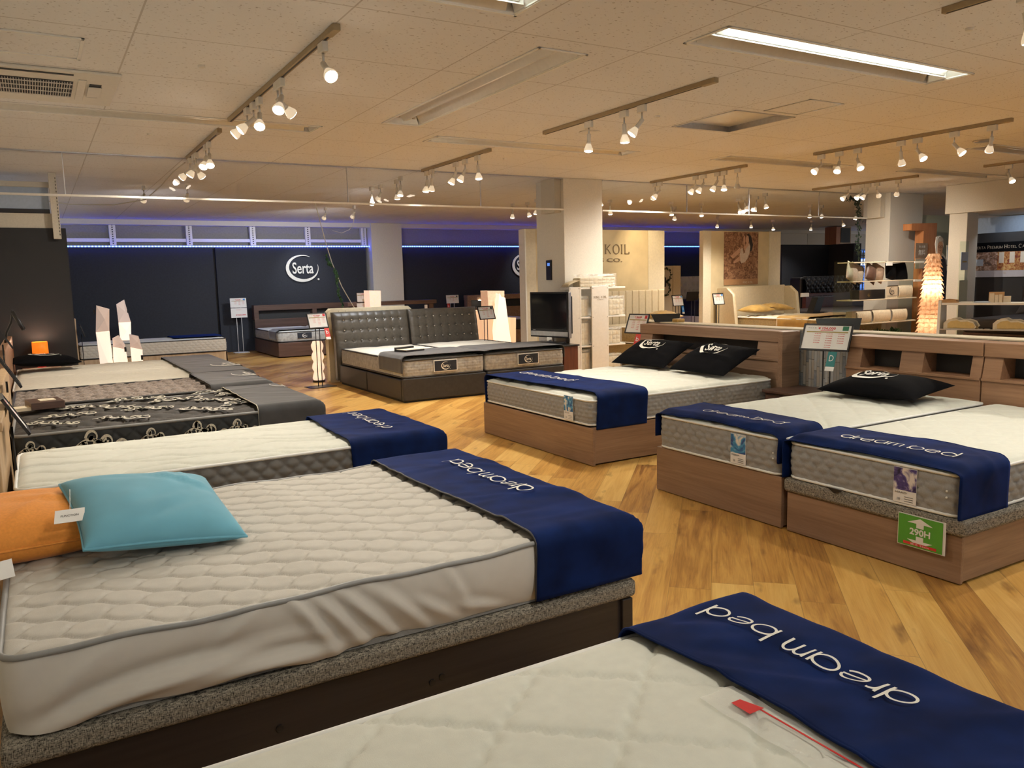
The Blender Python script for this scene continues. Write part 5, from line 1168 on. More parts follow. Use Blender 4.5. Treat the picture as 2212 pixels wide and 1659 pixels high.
poly(b, [(.70, .70), (.72, .78), (.70, .84), (.65, .86), (.62, .80), (.63, .72), (.66, .68)], .0006, ox, oz+.15, s); poly(b, [(.72, .66), (.58, .54), (.55, .80), (.58, .86), (.60, .84), (.59, .62), (.66, .72)], .0009, ox, oz+.15, s); b.build('figure_skin', 'skin', e)
b = MB(); poly(b, [(.64, .87), (.70, .90), (.78, .84), (.84, .66), (.80, .54), (.74, .52), (.76, .64), (.72, .74), (.70, .84)], .0012, ox, oz+.15, s); b.build('figure_hair', 'hair', e)
b = MB(); put_serif(b, 'KING KOIL', planar((11.60, 10.9175, 1.225), (1, 0, 0), (0, 0, 1)), 0, 0, .035, gap=.3, th=.12); b.build('lettering', 'kkside', e)
# cream winged bed in front of the poster
e = T('upholstered_bed', 'cream winged-headboard bed in front of the woman poster', 'bed', (11.9, 9.7, 0))
b = MB(); b.prism([(10.95, .1), (12.55, .1), (12.55, 1.10), (12.50, 1.15), (11.0, 1.13), (10.95, 1.08)], 10.72, 10.82, ax=1); b.build('headboard_panel', 'kkcream', e, bevel=.03, seg=3)
for x, sg in ((10.88, -1), (12.55, 1)):
    b = MB(); b.prism([(10.35, .05), (10.80, .05), (10.80, 1.12), (10.62, 1.13), (10.48, 1.02)], x-.04, x+.04, ax=0); b.build('headboard_wing', 'kkcream', e, bevel=.03, seg=3)
box('base', 'kkbase', 11.0, 12.50, 8.62, 10.7, .02, .36, e, .02)
mattress('thick cream tufted mattress on the winged bed', 10.98, 12.52, 8.60, 10.66, .37, .65, None, 'kkmat', 'kkbase', 'pipew', q_diamond(.2, 0, 1, .03), .018, .03, pr=.012)
fn = drape_fn(10.98, 12.52, 8.60, 10.66, .655, .06, .012, ridges(51, 8, 11, 12.5, 8.6, 9.6, .4, .05, (0, 1), .01)); runner('gold satin throw across the foot of the winged cream bed', fn, 10.70, 12.7, 8.9, 9.55, 'kkgold', .04)
pillow('pillow', 'left gold satin pillow on the winged cream bed', 'pillow', 'kkgold', .40, .60, .17, (11.35, 10.35, .74), (0, 0, 1.6), .1, seed=8, wrink=.02); pillow('pillow', 'right gold satin pillow on the winged cream bed, overlapping the left one', 'pillow', 'kkgold', .40, .60, .17, (11.92, 10.40, .76), (.1, 0, 1.5), .1, seed=9, wrink=.02)
price_stand('framed price board on a stand left of the winged cream bed', (10.22, 10.2), .30, .20, SOUTH+.15, .2, .98, '\uffe5498,000', (4, 4, 4), None, 'b', 2, badge='bluecard', gap=.04)
price_stand('framed price board with a blue card between the two cream panels', (11.38, 12.5), .34, .23, SOUTH+.15, .2, .89, '\uffe5348,000', (4, 4, 4), 'bluecard', 'o', 2, badge='bluecard', gap=.05)
price_stand('black price stand seen from behind between the two cream panels', (12.2, 12.9), .34, .20, PI/2, .2, .95, '\uffe5', (1, 1, 1), None, 'b', 2, gap=.05)
# divider and white tufted bed far back
e = T('room_divider', 'white divider panel with a dark leafy wreath far behind between the cream panels', 'divider', (14.5, 16.0, 0)); box('panel', 'colwhite', 14.0, 14.66, 16.0, 16.06, 0, 1.66, e); box('panel_edge', 'kkside', 14.40, 14.66, 15.97, 15.995, 0, 1.66, e, 0)
def leaves(b, pts, n, s, seed, jit):
    r = random.Random(seed)
    for i in range(n):
        t = r.random()*(len(pts)-1); k = int(t); f_ = t-k; p = Vector(pts[k]).lerp(Vector(pts[min(k+1, len(pts)-1)]), f_)+Vector([r.uniform(-jit, jit) for _ in range(3)])
        a, c_, g = r.uniform(0, 6.3), r.uniform(-.8, .8), s*r.uniform(.6, 1.3); R = Matrix.Rotation(a, 4, 'Z') @ Matrix.Rotation(c_, 4, 'X')
        b.add([(0, 0, 0), (g*.35, -.0, g*.4), (0, g*.08, g), (-g*.35, 0, g*.4)], [(0, 1, 2, 3)], Matrix.Translation(p) @ R)
b = MB(); ring1 = [(14.12+.17*math.cos(a), 15.94, 1.40+.17*math.sin(a)) for a in np.linspace(-1.5, 2.8, 20)]; ring2 = [(14.10+.16*math.cos(a), 15.94, 1.05+.17*math.sin(a)) for a in np.linspace(-2.8, 1.5, 20)]; leaves(b, ring1, 110, .05, 1, .02); leaves(b, ring2, 110, .05, 2, .02); b.build('wreath', 'leafdark', e)
box('door_handle', 'grille', 14.08, 14.12, 15.93, 15.96, 1.12, 1.36, e, 0)
e = T('upholstered_bed', 'white tufted headboard bed with dark bedding far behind between the cream panels', 'bed', (16.0, 16.5, 0))
b = MB(); u, v = np.meshgrid(np.linspace(0, 1, 50), np.linspace(0, 1, 40), indexing='ij'); du = np.hypot(wrapd(u*7, 1)/7*1.1, wrapd(v*5, 1)/5); b.grid(15.35+1.15*u, 16.95-.05*(1-np.exp(-(du/.04)**2)), .3+1.07*v); b.build('headboard', 'colwhite', e, smooth=True); box('headboard_back', 'colwhite', 15.35, 16.5, 16.96, 17.05, .1, 1.37, e); box('bedding', 'blackwall', 15.3, 16.6, 15.0, 16.9, .3, .75, e, .05); box('base', 'whitemetal', 15.2, 16.7, 14.9, 16.95, .0, .3, e)
pillow('pillow', 'white pillow on the far white tufted bed', 'pillow', 'whiteplastic', .4, .7, .18, (16.1, 16.6, .84), (0, 0, 1.57), .1, seed=3)
# ------------------------------------------------------------------ right side of the store
# acrylic shelf with cushions, boxes and striped pillows
e = T('display_shelf', 'glass-sided shelf unit with cream shelves in front of the far pillar', 'display shelf', (11.9, 8.3, 0))
for z in (.30, .57, .95, 1.245, 1.545): box('shelf', 'kkside', 11.05, 12.72, 8.12, 8.42, z-.018, z, e, .003)
for x in (11.0, 12.70): box('glass_side', 'clearglass', x, x+.012, 8.10, 8.44, .05, 1.56, e, 0)
for z in (1.235, 1.54): box('corner_bracket', 'whitemetal', 12.60, 12.86, 8.10, 8.115, z-.03, z+.005, e)
box('base', 'kkside', 11.0, 12.72, 8.12, 8.42, .0, .06, e); box('price_strip', 'paper', 11.85, 12.0, 8.10, 8.112, 1.48, 1.53, e, 0)
def sq(lab, x, z, m, rz, tilt, w=.30, grp='cushions leaning on the glass-sided shelf', y=8.22):
    pillow('cushion', lab, 'cushion', m, w, w, .13, (x, y, z), (PI/2-.15, tilt, rz), .03, grp, res=14, seed=int(x*10))
sq('pale beige cushion sticking out at the left end of the glass-sided shelf', 11.14, 1.38, 'taupe', .1, .38, .30); sq('second pale beige cushion, tucked behind the leftmost on the shelf', 11.32, 1.37, 'taupe', -.1, .38, .29, y=8.26)
sq('dark brown cushion in the row on the glass-sided shelf', 11.55, 1.36, 'darkwal', .1, .42, .29, y=8.18); sq('tan cushion right of the dark brown one on the shelf', 11.78, 1.37, 'fawn', -.1, .4, .29, y=8.22); sq('black cushion near the right end of the glass-sided shelf', 12.12, 1.39, 'cushblack', .1, .2, .29); sq('black cushion at the right end of the glass-sided shelf', 12.45, 1.38, 'cushblack', -.1, -.1, .29, y=8.26)
e = T('box', 'long black gift box on the middle shelf under the cushions', 'box', (11.5, 8.2, .95)); box('box_body', 'blackplastic', 11.22, 11.88, 8.13, 8.30, .951, 1.10, e); b = MB(); put_serta(b, planar((11.46, 8.126, 1.02), (1, 0, 0), (0, 0, 1)), .028); b.build('logo', 'gold', e)
e = T('sign_card', 'beige card with a dark oval logo standing beside the black gift box', 'sign card', (12.05, 8.2, .95)); box('card', 'kkside', 11.92, 12.22, 8.14, 8.15, .951, 1.14, e, 0); b = MB(); put_serta(b, planar((12.07, 8.135, 1.07), (1, 0, 0), (0, 0, 1)), .07); put_text(b, 'PREMIUM HOTEL PILLOW', planar((12.07, 8.135, .985), (1, 0, 0), (0, 0, 1)), 0, 0, .24, .02); b.build('logo', 'ink', e)
def striped(lab, x0, x1, z0, z1):
    e = T('striped_pillow', lab, 'pillow', ((x0+x1)/2, 8.25, z0), 'striped pillows on the glass-sided shelf'); n = max(3, int((x1-x0)/.028)); b = MB()
    u, v = np.meshgrid(np.linspace(0, 1, n*6), np.linspace(0, 1, 10), indexing='ij'); b.grid(x0+(x1-x0)*u, 8.16-.03*np.sin(PI*v)**.5-.006*np.abs(np.sin(PI*u*n)), z0+(z1-z0)*v+.006*np.abs(np.sin(PI*u*n))*v); b.build('front', 'pillowpack', e, smooth=True); box('body', 'taupe', x0, x1, 8.16, 8.36, z0, z1, e, .02)
striped('striped pillow right of the oval logo card, upper of the striped ones', 12.25, 12.62, .951, 1.15)
striped('left striped pillow on the lower shelf', 11.20, 11.55, .571, .76); striped('middle striped pillow on the lower shelf', 11.60, 12.05, .571, .765); striped('right striped pillow on the lower shelf', 12.10, 12.50, .571, .76)
for lab, x, m in (('small dark red artificial plant on the lowest shelf', 11.45, 'redleaf'), ('small round moss ball plant on the lowest shelf', 11.85, 'moss'), ('small spiky green artificial plant on the lowest shelf', 12.25, 'leaf')):
    b = MB(); leaves(b, [(x-.12, 8.2, .32), (x, 8.2, .38), (x+.12, 8.2, .32)], 120, .07, int(x*9), .04); o = b.build('artificial_plant', m); setloc(o, (x, 8.2, .3)); tag(o, lab, 'plant')
# orange wooden arch and free sign on the pillar
e = T('wooden_arch', 'orange wood numeral-like frame standing before the far pillar', 'frame', (13.6, 8.6, 0)); b = MB(); b.prism([(13.09, 2.08), (13.44, 2.08), (13.44, 0), (13.82, 0), (13.82, 2.21), (13.09, 2.19)], 8.50, 8.66, ax=1); b.build('arch_body', 'orangewood', e, bevel=.004)
e = T('notice_board', 'brown notice with white Japanese characters beside the orange wooden frame', 'notice', (13.2, 8.48, 1.7)); box('board', 'fawn', 13.20, 13.54, 8.48, 8.49, 1.60, 1.86, e, 0); box('lower_sheet', 'taupe', 13.21, 13.55, 8.48, 8.49, 1.42, 1.595, e, 0)
b = MB(); mp = planar((13.37, 8.474, 1.73), (1, 0, 0), (0, 0, 1)); put_text(b, '\u7121\u6599', mp, 0, -.03, .20, .10, .01); put_text(b, '\u642c\u5165\u8a2d\u7f6e', mp, 0, .07, .18, .04, .01); b.build('lettering', 'paper', e)
# layered veneer tower lamp
e = T('floor_lamp', 'tall tapering floor lamp of overlapping curled veneer petals', 'floor lamp', (11.98, 7.4, 0)); cx_, cy_ = 11.98, 7.4
def tw_r(z): return .195-.115*(max(0, z-.05)/1.55)**1.3
b = MB(); z = .05; j_ = 0
while z < 1.6:
    r_w = tw_r(z); n = 7; j_ += 1
    for k in range(n):
        a = 2*PI*(k+.5*(j_ % 2))/n; da = PI/n*.96
        P_ = lambda an, rr, zz: (cx_+rr*math.cos(an), cy_+rr*math.sin(an), zz)
        b.add([P_(a-da, r_w, z), P_(a-da*.3, r_w+.012, z), P_(a, r_w+.044, z-.016), P_(a+da*.3, r_w+.012, z), P_(a+da, r_w, z), P_(a+da*.9, r_w-.010, z+.072), P_(a, r_w-.006, z+.074), P_(a-da*.9, r_w-.010, z+.072)], [(0, 1, 6, 7), (1, 2, 6), (2, 3, 6), (3, 4, 5, 6)])
    z += .066
b.build('petal_shade', 'petal', e)
b = MB(); b.lathe([(.001, 0), (.17, 0), (.17, .04), (.001, .045)], 24, Matrix.Translation((cx_, cy_, 0))); b.build('lamp_base', 'darkwood', e)
for zz, en in ((1.12, 11), (.55, 4)):
    l = lite('POINT', 'lamp_light', (cx_, cy_, zz), en, (1, .80, .62), shadow_soft_size=.035); l.parent = e; l.matrix_parent_inverse = Matrix.Translation(-e.location)
# cardboard standee of a man
e = T('cardboard_standee', 'cardboard cutout of a grey-haired man in glasses and dark suit holding a tray', 'cardboard cutout', (13.15, 8.0, 0))
def sp(nm, m, pts, d, th=.003): b = MB(); b.prism([(13.13+x, z) for x, z in pts], 8.0-d, 8.0-d+th, ax=1); return b.build(nm, m, e)
sp('board', 'paper', [(-.20, 0), (.36, 0), (.30, .75), (.26, 1.15), (.36, 1.18), (.38, 1.42), (.46, 1.44), (.46, 1.50), (.40, 1.53), (.40, 1.80), (.18, 1.80), (.20, 1.56), (.14, 1.62), (.06, 1.68), (.09, 1.80), (.06, 1.92), (-.02, 1.96), (-.12, 1.94), (-.15, 1.82), (-.11, 1.66), (-.22, 1.60), (-.26, 1.2), (-.22, .6)], 0, .006)
sp('suit', 'suit', [(-.16, .02), (.22, .02), (.20, .70), (.21, 1.12), (.32, 1.22), (.34, 1.44), (.26, 1.46), (.21, 1.36), (.16, 1.56), (.07, 1.62), (-.06, 1.62), (-.18, 1.56), (-.23, 1.20), (-.18, .7)], .004)
sp('shirt', 'shirt', [(-.045, 1.62), (.035, 1.62), (.01, 1.42), (-.005, 1.38)], .008)
sp('face', 'skin', [(-.085, 1.70), (-.06, 1.645), (-.02, 1.60), (.02, 1.64), (.05, 1.70), (.062, 1.80), (.05, 1.86), (-.08, 1.86), (-.095, 1.79)], .009); sp('neck', 'skin', [(-.04, 1.60), (.03, 1.60), (.035, 1.68), (-.045, 1.68)], .0085)
sp('hair', 'greyhair', [(-.10, 1.78), (-.115, 1.88), (-.07, 1.935), (-.01, 1.945), (.05, 1.92), (.078, 1.85), (.066, 1.77), (.052, 1.84), (.02, 1.87), (-.05, 1.86), (-.085, 1.83)], .012)
b = MB(); mp = planar((13.11, 7.986, 1.775), (1, 0, 0), (0, 0, 1)); ribbon(b, arc(-.035, 0, .025, .018, 0, 360, 10), .005, mp); ribbon(b, arc(.028, 0, .025, .018, 0, 360, 10), .005, mp); ribbon(b, [(-.01, 0), (.005, 0)], .005, mp); ribbon(b, arc(0, -.055, .022, .012, 200, 340, 6), .005, mp); b.build('glasses', 'ink', e)
b = MB(); ribbon(b, [(.0, -.01), (.004, -.035), (-.006, -.038)], .006, mp); b.build('nose_line', 'fawn', e)
sp('hand', 'skin', [(.24, 1.40), (.29, 1.36), (.35, 1.40), (.37, 1.455), (.30, 1.45), (.25, 1.46)], .010); sp('tray', 'ink', [(.18, 1.455), (.44, 1.455), (.42, 1.475), (.2, 1.475)], .012)
sp('blue_box', 'paleblue', [(.20, 1.48), (.26, 1.475), (.24, 1.76), (.18, 1.77)], .013); sp('purple_box', 'photogold', [(.31, 1.475), (.37, 1.475), (.34, 1.77), (.28, 1.77)], .013)
b = MB()
for k in range(5): b.box(13.15+.03*k, 13.165+.03*k, 7.985, 7.99, 1.12-.03*(k % 3), 1.15-.03*(k % 3))
b.build('print_marks', 'paper', e)
box('stand', 'paper', 13.10, 13.16, 8.006, 8.20, 0, .5, e, 0)
# tall clear display panel
e = T('acrylic_panel', 'tall clear acrylic display panel with a small picture, beside the white column', 'display panel', (12.72, 7.35, 0)); box('panel', 'clearglass', 12.60, 12.83, 7.35, 7.36, .0, 1.83, e, 0); box('picture', 'paleblue', 12.62, 12.81, 7.34, 7.348, 1.38, 1.66, e, 0); box('lower_plate', 'apanel', 12.60, 12.83, 7.34, 7.348, .0, 1.22, e, 0); box('yellow_crescent', 'gold', 12.66, 12.77, 7.335, 7.34, 1.50, 1.52, e, 0)
# dark campaign wall with banner at the right edge
e = T('display_wall', 'black campaign display wall with a wide hotel photo banner at the right edge', 'display wall', (14, 7.4, 0)); box('panel', 'charcoal', 14.0, 14.1, 5.2, 8.12, 0, 1.99, e, .003); box('banner_header', 'cushblack', 13.985, 13.999, 5.2, 8.10, 1.67, 1.83, e, 0)
box('room_photo', 'photoint', 13.985, 13.999, 7.52, 8.08, 1.36, 1.668, e, 0); box('restaurant_photo', 'photogold', 13.985, 13.999, 5.2, 7.518, 1.36, 1.668, e, 0); box('banner_footer', 'shirt', 13.985, 13.999, 5.2, 8.10, 1.25, 1.358, e, 0)
for i in range(4): box('photo_window', 'whiteplastic', 13.98, 13.984, 7.46-.17*i-.05, 7.46-.17*i+.03, 1.48, 1.66, e, 0)
box('photo_window', 'paleblue', 13.98, 13.984, 7.75, 7.92, 1.44, 1.55, e, 0)
b = MB(); mp = planar((13.975, 8.0, 1.735), (0, -1, 0), (0, 0, 1)); put_serta(b, planar((13.975, 8.02, 1.75), (0, -1, 0), (0, 0, 1)), .05); put_serif(b, 'Serta Premium Hotel Campaign', mp, .10, -.01, .055, gap=.22, sp=.5, th=.13, small=.75); put_serta(b, planar((13.975, 7.38, 1.32), (0, -1, 0), (0, 0, 1)), .02); b.build('lettering', 'taupe', e)
e = T('window_pane', 'bright pale window area above the campaign display wall', 'window', (14.6, 7.5, 2.2)); box('pane', 'paleblue', 14.5, 14.52, 4.5, 8.4, 1.6, 2.28, e, 0)
box('frame', 'whitemetal', 14.48, 14.52, 8.36, 8.42, 1.5, 2.28, e); l = lite('AREA', 'window_light', (14.2, 6.8, 2.25), 12, (.75, .87, 1), size=1.6); l.rotation_euler = (0, math.radians(-20), 0)
# bed in front of the campaign wall
e = T('wooden_bed', 'dark bed with brown headboard in front of the campaign wall', 'bed', (12.9, 6.1, 0)); box('headboard', 'darkcloth', 13.80, 13.95, 5.3, 7.0, .1, 1.12, e, .02); box('base', 'darkwal', 12.0, 13.8, 5.4, 6.9, .0, .45, e); box('bedding', 'darkcloth', 12.0, 13.8, 5.38, 6.92, .45, .66, e, .04)
pillow('pillow', 'dark satin pillow on the bed before the campaign wall', 'pillow', 'darkcloth', .4, .6, .16, (13.55, 6.6, .82), (0, -.9, 0), .1, seed=3, wrink=.03)
e = T('sign_card', 'small red card with white print standing before the campaign wall', 'sign card', (13.6, 6.55, 1.1)); box('card', 'redcard', 13.60, 13.61, 6.42, 6.60, 1.12, 1.24, e, 0); box('card_head', 'paper', 13.59, 13.60, 6.44, 6.58, 1.19, 1.23, e, 0)
# white pillow table
u_ = Vector((.37, -.93, 0)).normalized(); n_ = Vector((-u_.y, u_.x, 0)); O_ = Vector((10.413, 6.292, 0)); Tt = Matrix(((u_.x, n_.x, 0, O_.x), (u_.y, n_.y, 0, O_.y), (0, 0, 1, 0), (0, 0, 0, 1)))
def tb(nm, m, q, par, bev=.004): b = MB(); b.box(*q, Tt); return b.build(nm, m, par, bevel=bev)
e = T('pillow_table', 'white two-tier pillow display table behind the nearest right-hand headboards', 'display table', tuple(O_)); 
tb('upper_shelf', 'whitemetal', (0, 2.6, 0, .36, .925, .955), e); tb('lower_shelf', 'clearglass', (0, 2.6, -.05, .42, .60, .612), e, 0)
b = MB(); b.prism([(-.14, 0), (.50, 0), (.38, .985), (-.02, .985)], -.035, 0, ax=0, T=Tt); b.build('end_panel', 'whitemetal', e, bevel=.004)
box_ = tb('shelf_edge', 'steel', (0, 2.6, -.055, -.05, .598, .614), e, 0)
def contour(lab, x0, x1, m):
    e = T('contour_pillow', lab, 'pillow', tuple(Tt @ Vector(((x0+x1)/2, .1, .62))), 'contour foam pillows on the white table'); pr = [(x0, .615), (x1, .615), (x1+.02, .64), (x1-.01, .69), (x1-.08, .715), ((x0+x1)/2, .71), (x0+.12, .735), (x0+.04, .72), (x0, .68)]
    b = MB(); b.prism(pr, .0, .34, ax=1, T=Tt); b.build('cover', 'pillowpack', e, bevel=.02, seg=3); b = MB(); cx = (x0+x1)/2; b.prism([(cx+(p[0]-cx)*.92+.02, .672+(p[1]-.672)*.85) for p in pr], -.012, .012, ax=1, T=Tt); b.build('foam_end', m, e)
contour('left contour pillow with yellow foam cut face on the white table', .05, .38, 'foam'); contour('right contour pillow with yellow foam cut face on the white table', .62, .95, 'foam')
for k, (lab, x) in enumerate((('left white product card on the lower table tier', .46), ('right white product card on the lower table tier', .54))):
    o = tb('product_card', 'paper', (x-.03, x+.03, .0, .06, .6125, .614), None, 0); setloc(o, tuple(Tt @ Vector((x, 0, .61)))); tag(o, lab, 'card')
e = T('folded_cloth', 'folded tan cloth swatches lying on the upper shelf of the white table', 'cloth', tuple(Tt @ Vector((.1, .1, .956)))); 
for i in range(3): b = MB(); b.prism([(-.02, .956+.012*i), (.19-.02*i, .956+.012*i), (.17, .965+.012*i), (.06, .975+.013*i), (0, .968+.012*i)], .02, .2, ax=1, T=Tt); b.build('fold', 'craft', e, bevel=.002)
o = tb('catalogue', 'paper', (.20, .36, .02, .2, .956, .966), None); setloc(o, tuple(Tt @ Vector((.3, .1, .956)))); tag(o, 'flat white catalogue on the upper shelf of the white table', 'catalogue')
o = tb('catalogue', 'paleblue', (.37, .56, .02, .2, .956, .970), None); setloc(o, tuple(Tt @ Vector((.46, .1, .956)))); tag(o, 'flat pale blue catalogue on the upper shelf of the white table', 'catalogue')
e = T('leaflet_box', 'kraft paper box holding pale leaflets on the white table at the right edge', 'box', tuple(Tt @ Vector((.6, .1, .956)))); tb('box_body', 'craft', (.53, .70, .10, .16, .956, 1.09), e)
for q in ((.545, .60, 1.075), (.605, .645, 1.055), (.65, .69, 1.06)): tb('leaflet', 'kkside', (q[0], q[1], .03, .06, .956, q[2]), e, 0)
tb('leaflet', 'kkside', (.70, .78, .06, .10, .956, 1.04), e, 0)
# dark side area behind the poster panel
struct(box('wall_panel_navy', 'blackwall', 17.4, 19.62, 15.0, 15.1, 0, 2.16, bevel=.003)); struct(box('wall_panel_navy_side', 'blackwall', 19.3, 19.62, 14.2, 15.0, 0, 2.16, bevel=.003))
struct(box('wall_back_upper', 'plaster', 21.9, 27, 17.85, 17.99, 2.15, CZ-.02, bevel=0)); struct(box('wall_back_upper_left', 'colwhite', 20.3, 21.9, 17.86, 17.99, 2.1, CZ-.02, bevel=0))
e = T('window_grid', 'glazed shop front with black grid bars and blue glow far at the back', 'window', (24.3, 17.8, 1)); box('glow_pane', 'bluescreen', 23.3, 26, 17.80, 17.82, .3, 2.1, e, 0); box('white_sign', 'whitescreen', 24.0, 25.3, 17.77, 17.78, 1.6, 1.8, e, 0); box('header_sign', 'paleblue', 23.9, 25.8, 17.76, 17.77, 1.84, 2.04, e, 0)
b = MB()
for k in range(9): b.box(23.3, 26, 17.70, 17.72, .4+.19*k, .42+.19*k)
for k in range(9): b.box(23.3+.32*k, 23.33+.32*k, 17.70, 17.72, .3, 2.1)
b.build('grid_bars', 'grille', e); b = MB(); put_text(b, '\u3063\u3068\u4e00\u3064\u3057\u304b\u306a\u3044', planar((24.8, 17.75, 1.94), (1, 0, 0), (0, 0, 1)), 0, 0, 1.3, .13, .01); b.build('lettering', 'paper', e)
e = T('wall_speaker', 'boxy wooden wall loudspeaker with dark grille high on the back wall', 'loudspeaker', (21.1, 16, 2.45)); box('cabinet', 'oak', 20.78, 21.46, 15.9, 16.3, 2.20, 2.74, e); box('grille_cloth', 'grille', 20.98, 21.40, 15.88, 15.9, 2.27, 2.70, e, 0); box('side_veneer', 'orangewood', 20.77, 20.96, 15.89, 16.3, 2.20, 2.74, e); b = MB(); b.tube([(21.1, 16.1, 2.74), (21.1, 16.1, CZ)], .03, 8); b.build('bracket', 'steel', e)
e = T('tufted_sofa', 'black deep-buttoned leather sofa against the navy panel', 'sofa', (19.2, 14.3, 0)); b = MB(); u, v = np.meshgrid(np.linspace(0, 1, 140), np.linspace(0, 1, 40), indexing='ij'); dq = q_diamond(.20, 0, 1, .05)((u*2.1), v*.62); b.grid(16.9+2.1*u, 13.9-.10*np.sin(PI*v)-.05*dq, .72+.58*v); b.build('tufted_back', 'dsofa', e, smooth=True)
box('backrest', 'dsofa', 16.88, 19.02, 13.92, 14.3, .0, 1.28, e, .05); box('seat', 'dsofa', 16.9, 19.0, 13.1, 13.9, .1, .6, e, .05)
e = T('wooden_bed', 'dark red-brown lacquered bed in front of the black tufted sofa', 'bed', (16.5, 11.6, 0)); box('headboard', 'darkred', 15.2, 18.2, 12.4, 12.5, .05, .92, e, .01); box('bedding', 'darkcloth', 14.0, 16.8, 10.3, 12.3, .35, .60, e, .08); box('base', 'blackwall', 14.0, 16.8, 10.3, 12.3, .02, .35, e)
e = T('side_table', 'glass-topped cantilever side table beside the winged cream bed', 'side table', (13.7, 11.0, 0)); box('glass_top', 'clearglass', 13.2, 14.3, 10.9, 11.2, .90, .912, e, 0); b = MB(); b.prism([(13.3, 0), (13.6, 0), (14.0, .89), (13.8, .89), (13.5, .3), (13.3, .05)], 10.95, 11.1, ax=1); b.build('leg', 'blackplastic', e); box('foot', 'blackplastic', 13.2, 14.2, 10.9, 11.2, 0, .03, e)
o = box('sign_card', 'paper', 13.28, 13.52, 10.95, 10.97, .913, .99, None, 0); setloc(o, (13.4, 10.96, .913)); tag(o, 'small white card on the glass side table by the winged bed', 'sign card')
price_stand('small price board before the glowing blue shop front', (18.9, 12.6), .34, .26, SOUTH, .2, 1.25, '\uffe5', (3, 3, 3), None, 'b', 2, gap=.05)
# open black box on the stone wall behind the wide bed
e = T('display_box', 'open black wedge-shaped stand on the stone wall cap behind the wide bed', 'display stand', (5.74, 6.42, .918)); b = MB(); b.prism([(-.13, 0), (.12, .0), (.14, .09), (-.17, .09)], 0, .012, ax=1, T=Matrix.Translation((5.72, 6.43, .919)) @ Matrix.Rotation(-.6, 4, 'Z') @ Matrix.Rotation(-.4, 4, 'X')); b.build('front_plate', 'blackplastic', e); b = MB(); b.box(-.12, .12, .01, .10, 0, .008, Matrix.Translation((5.72, 6.43, .919)) @ Matrix.Rotation(-.6, 4, 'Z')); b.build('base', 'blackplastic', e)
o = box('tissue_sheet', 'kkgold', 5.70, 5.80, 6.25, 6.34, .919, .955, None, .01); setloc(o, (5.75, 6.3, .919)); tag(o, 'small folded gold cloth on the stone wall cap beside the black stand', 'cloth')
e = T('display_box', 'open black wedge-shaped stand on the stone wall behind the teal D price board', 'display stand', (5.75, 4.48, .918)); b = MB(); b.prism([(-.16, 0), (.16, .0), (.18, .10), (-.18, .10)], 0, .012, ax=1, T=Matrix.Translation((5.76, 4.36, .919)) @ Matrix.Rotation(-.9, 4, 'Z') @ Matrix.Rotation(-.35, 4, 'X')); b.build('front_plate', 'blackplastic', e); b = MB(); b.box(-.08, .08, .0, .06, 0, .008, Matrix.Translation((5.74, 4.38, .919)) @ Matrix.Rotation(-.9, 4, 'Z')); b.build('base', 'blackplastic', e)
# ivy and ropes
e = T('hanging_ivy', 'artificial ivy strand hanging left of the far pillar', 'ivy', (12.78, 9.35, 2.6)); pth = [(12.80, 9.35, 2.76), (12.80, 9.34, 2.5), (12.84, 9.35, 2.3), (12.80, 9.34, 1.9), (12.86, 9.35, 1.7), (12.83, 9.35, 1.35)]; b = MB(); b.tube(pth, .004, 5); b.build('stem', 'leafdark', e); b = MB(); leaves(b, pth, 230, .05, 5, .04); leaves(b, [(12.5, 9.34, 2.66), (12.8, 9.34, 2.58)], 50, .05, 6, .04); b.build('leaves', 'leafdark', e)
e = T('ivy_rope', 'ivory rope with an ivy strand slanting from the ceiling down behind the leather bed', 'rope', (4.2, 13, 2.3)); rp = [(4.03, 13, CZ), (4.10, 13, 2.45), (4.19, 13, 2.05), (4.27, 13, 1.75), (4.42, 13, 1.35), (4.60, 13, 1.02), (4.66, 13, .95)]; b = MB(); b.tube(rp, .008, 6); b.build('rope', 'cable', e, smooth=True)
b = MB(); leaves(b, [(4.17, 12.98, 1.85), (4.22, 12.98, 1.72), (4.26, 12.98, 1.66)], 36, .05, 7, .02); leaves(b, [(4.30, 12.98, 1.60), (4.34, 12.98, 1.5), (4.33, 12.98, 1.35), (4.35, 12.98, 1.2), (4.42, 12.98, 1.0)], 110, .05, 8, .02); b.build('ivy_leaves', 'leaf', e)
e = T('light_cable', 'thin yellowish cable sagging from the second track across the glass barrier', 'cable', (1.4, 10, 2.6)); b = MB(); b.tube([(1.50, 9.3, 2.72), (1.47, 9.9, 2.70), (1.42, 10.6, 2.62), (1.33, 11.4, 2.53), (1.0, 11.9, 2.50), (.5, 12.2, 2.52), (.2, 12.6, 2.60), (-.1, 13, 2.75)], .007, 6); b.build('cable', 'cable', e, smooth=True)
e = T('light_cable', 'thin blue-lit cable looping from the ceiling beside the second wall window', 'cable', (4.9, 13.4, 2.5)); b = MB(); b.tube([(4.86, 13.45, 2.6), (4.84, 13.45, 2.45), (4.76, 13.45, 2.32), (4.62, 13.45, 2.26), (4.45, 13.45, 2.30)], .005, 6); b.build('cable', 'cable', e, smooth=True)
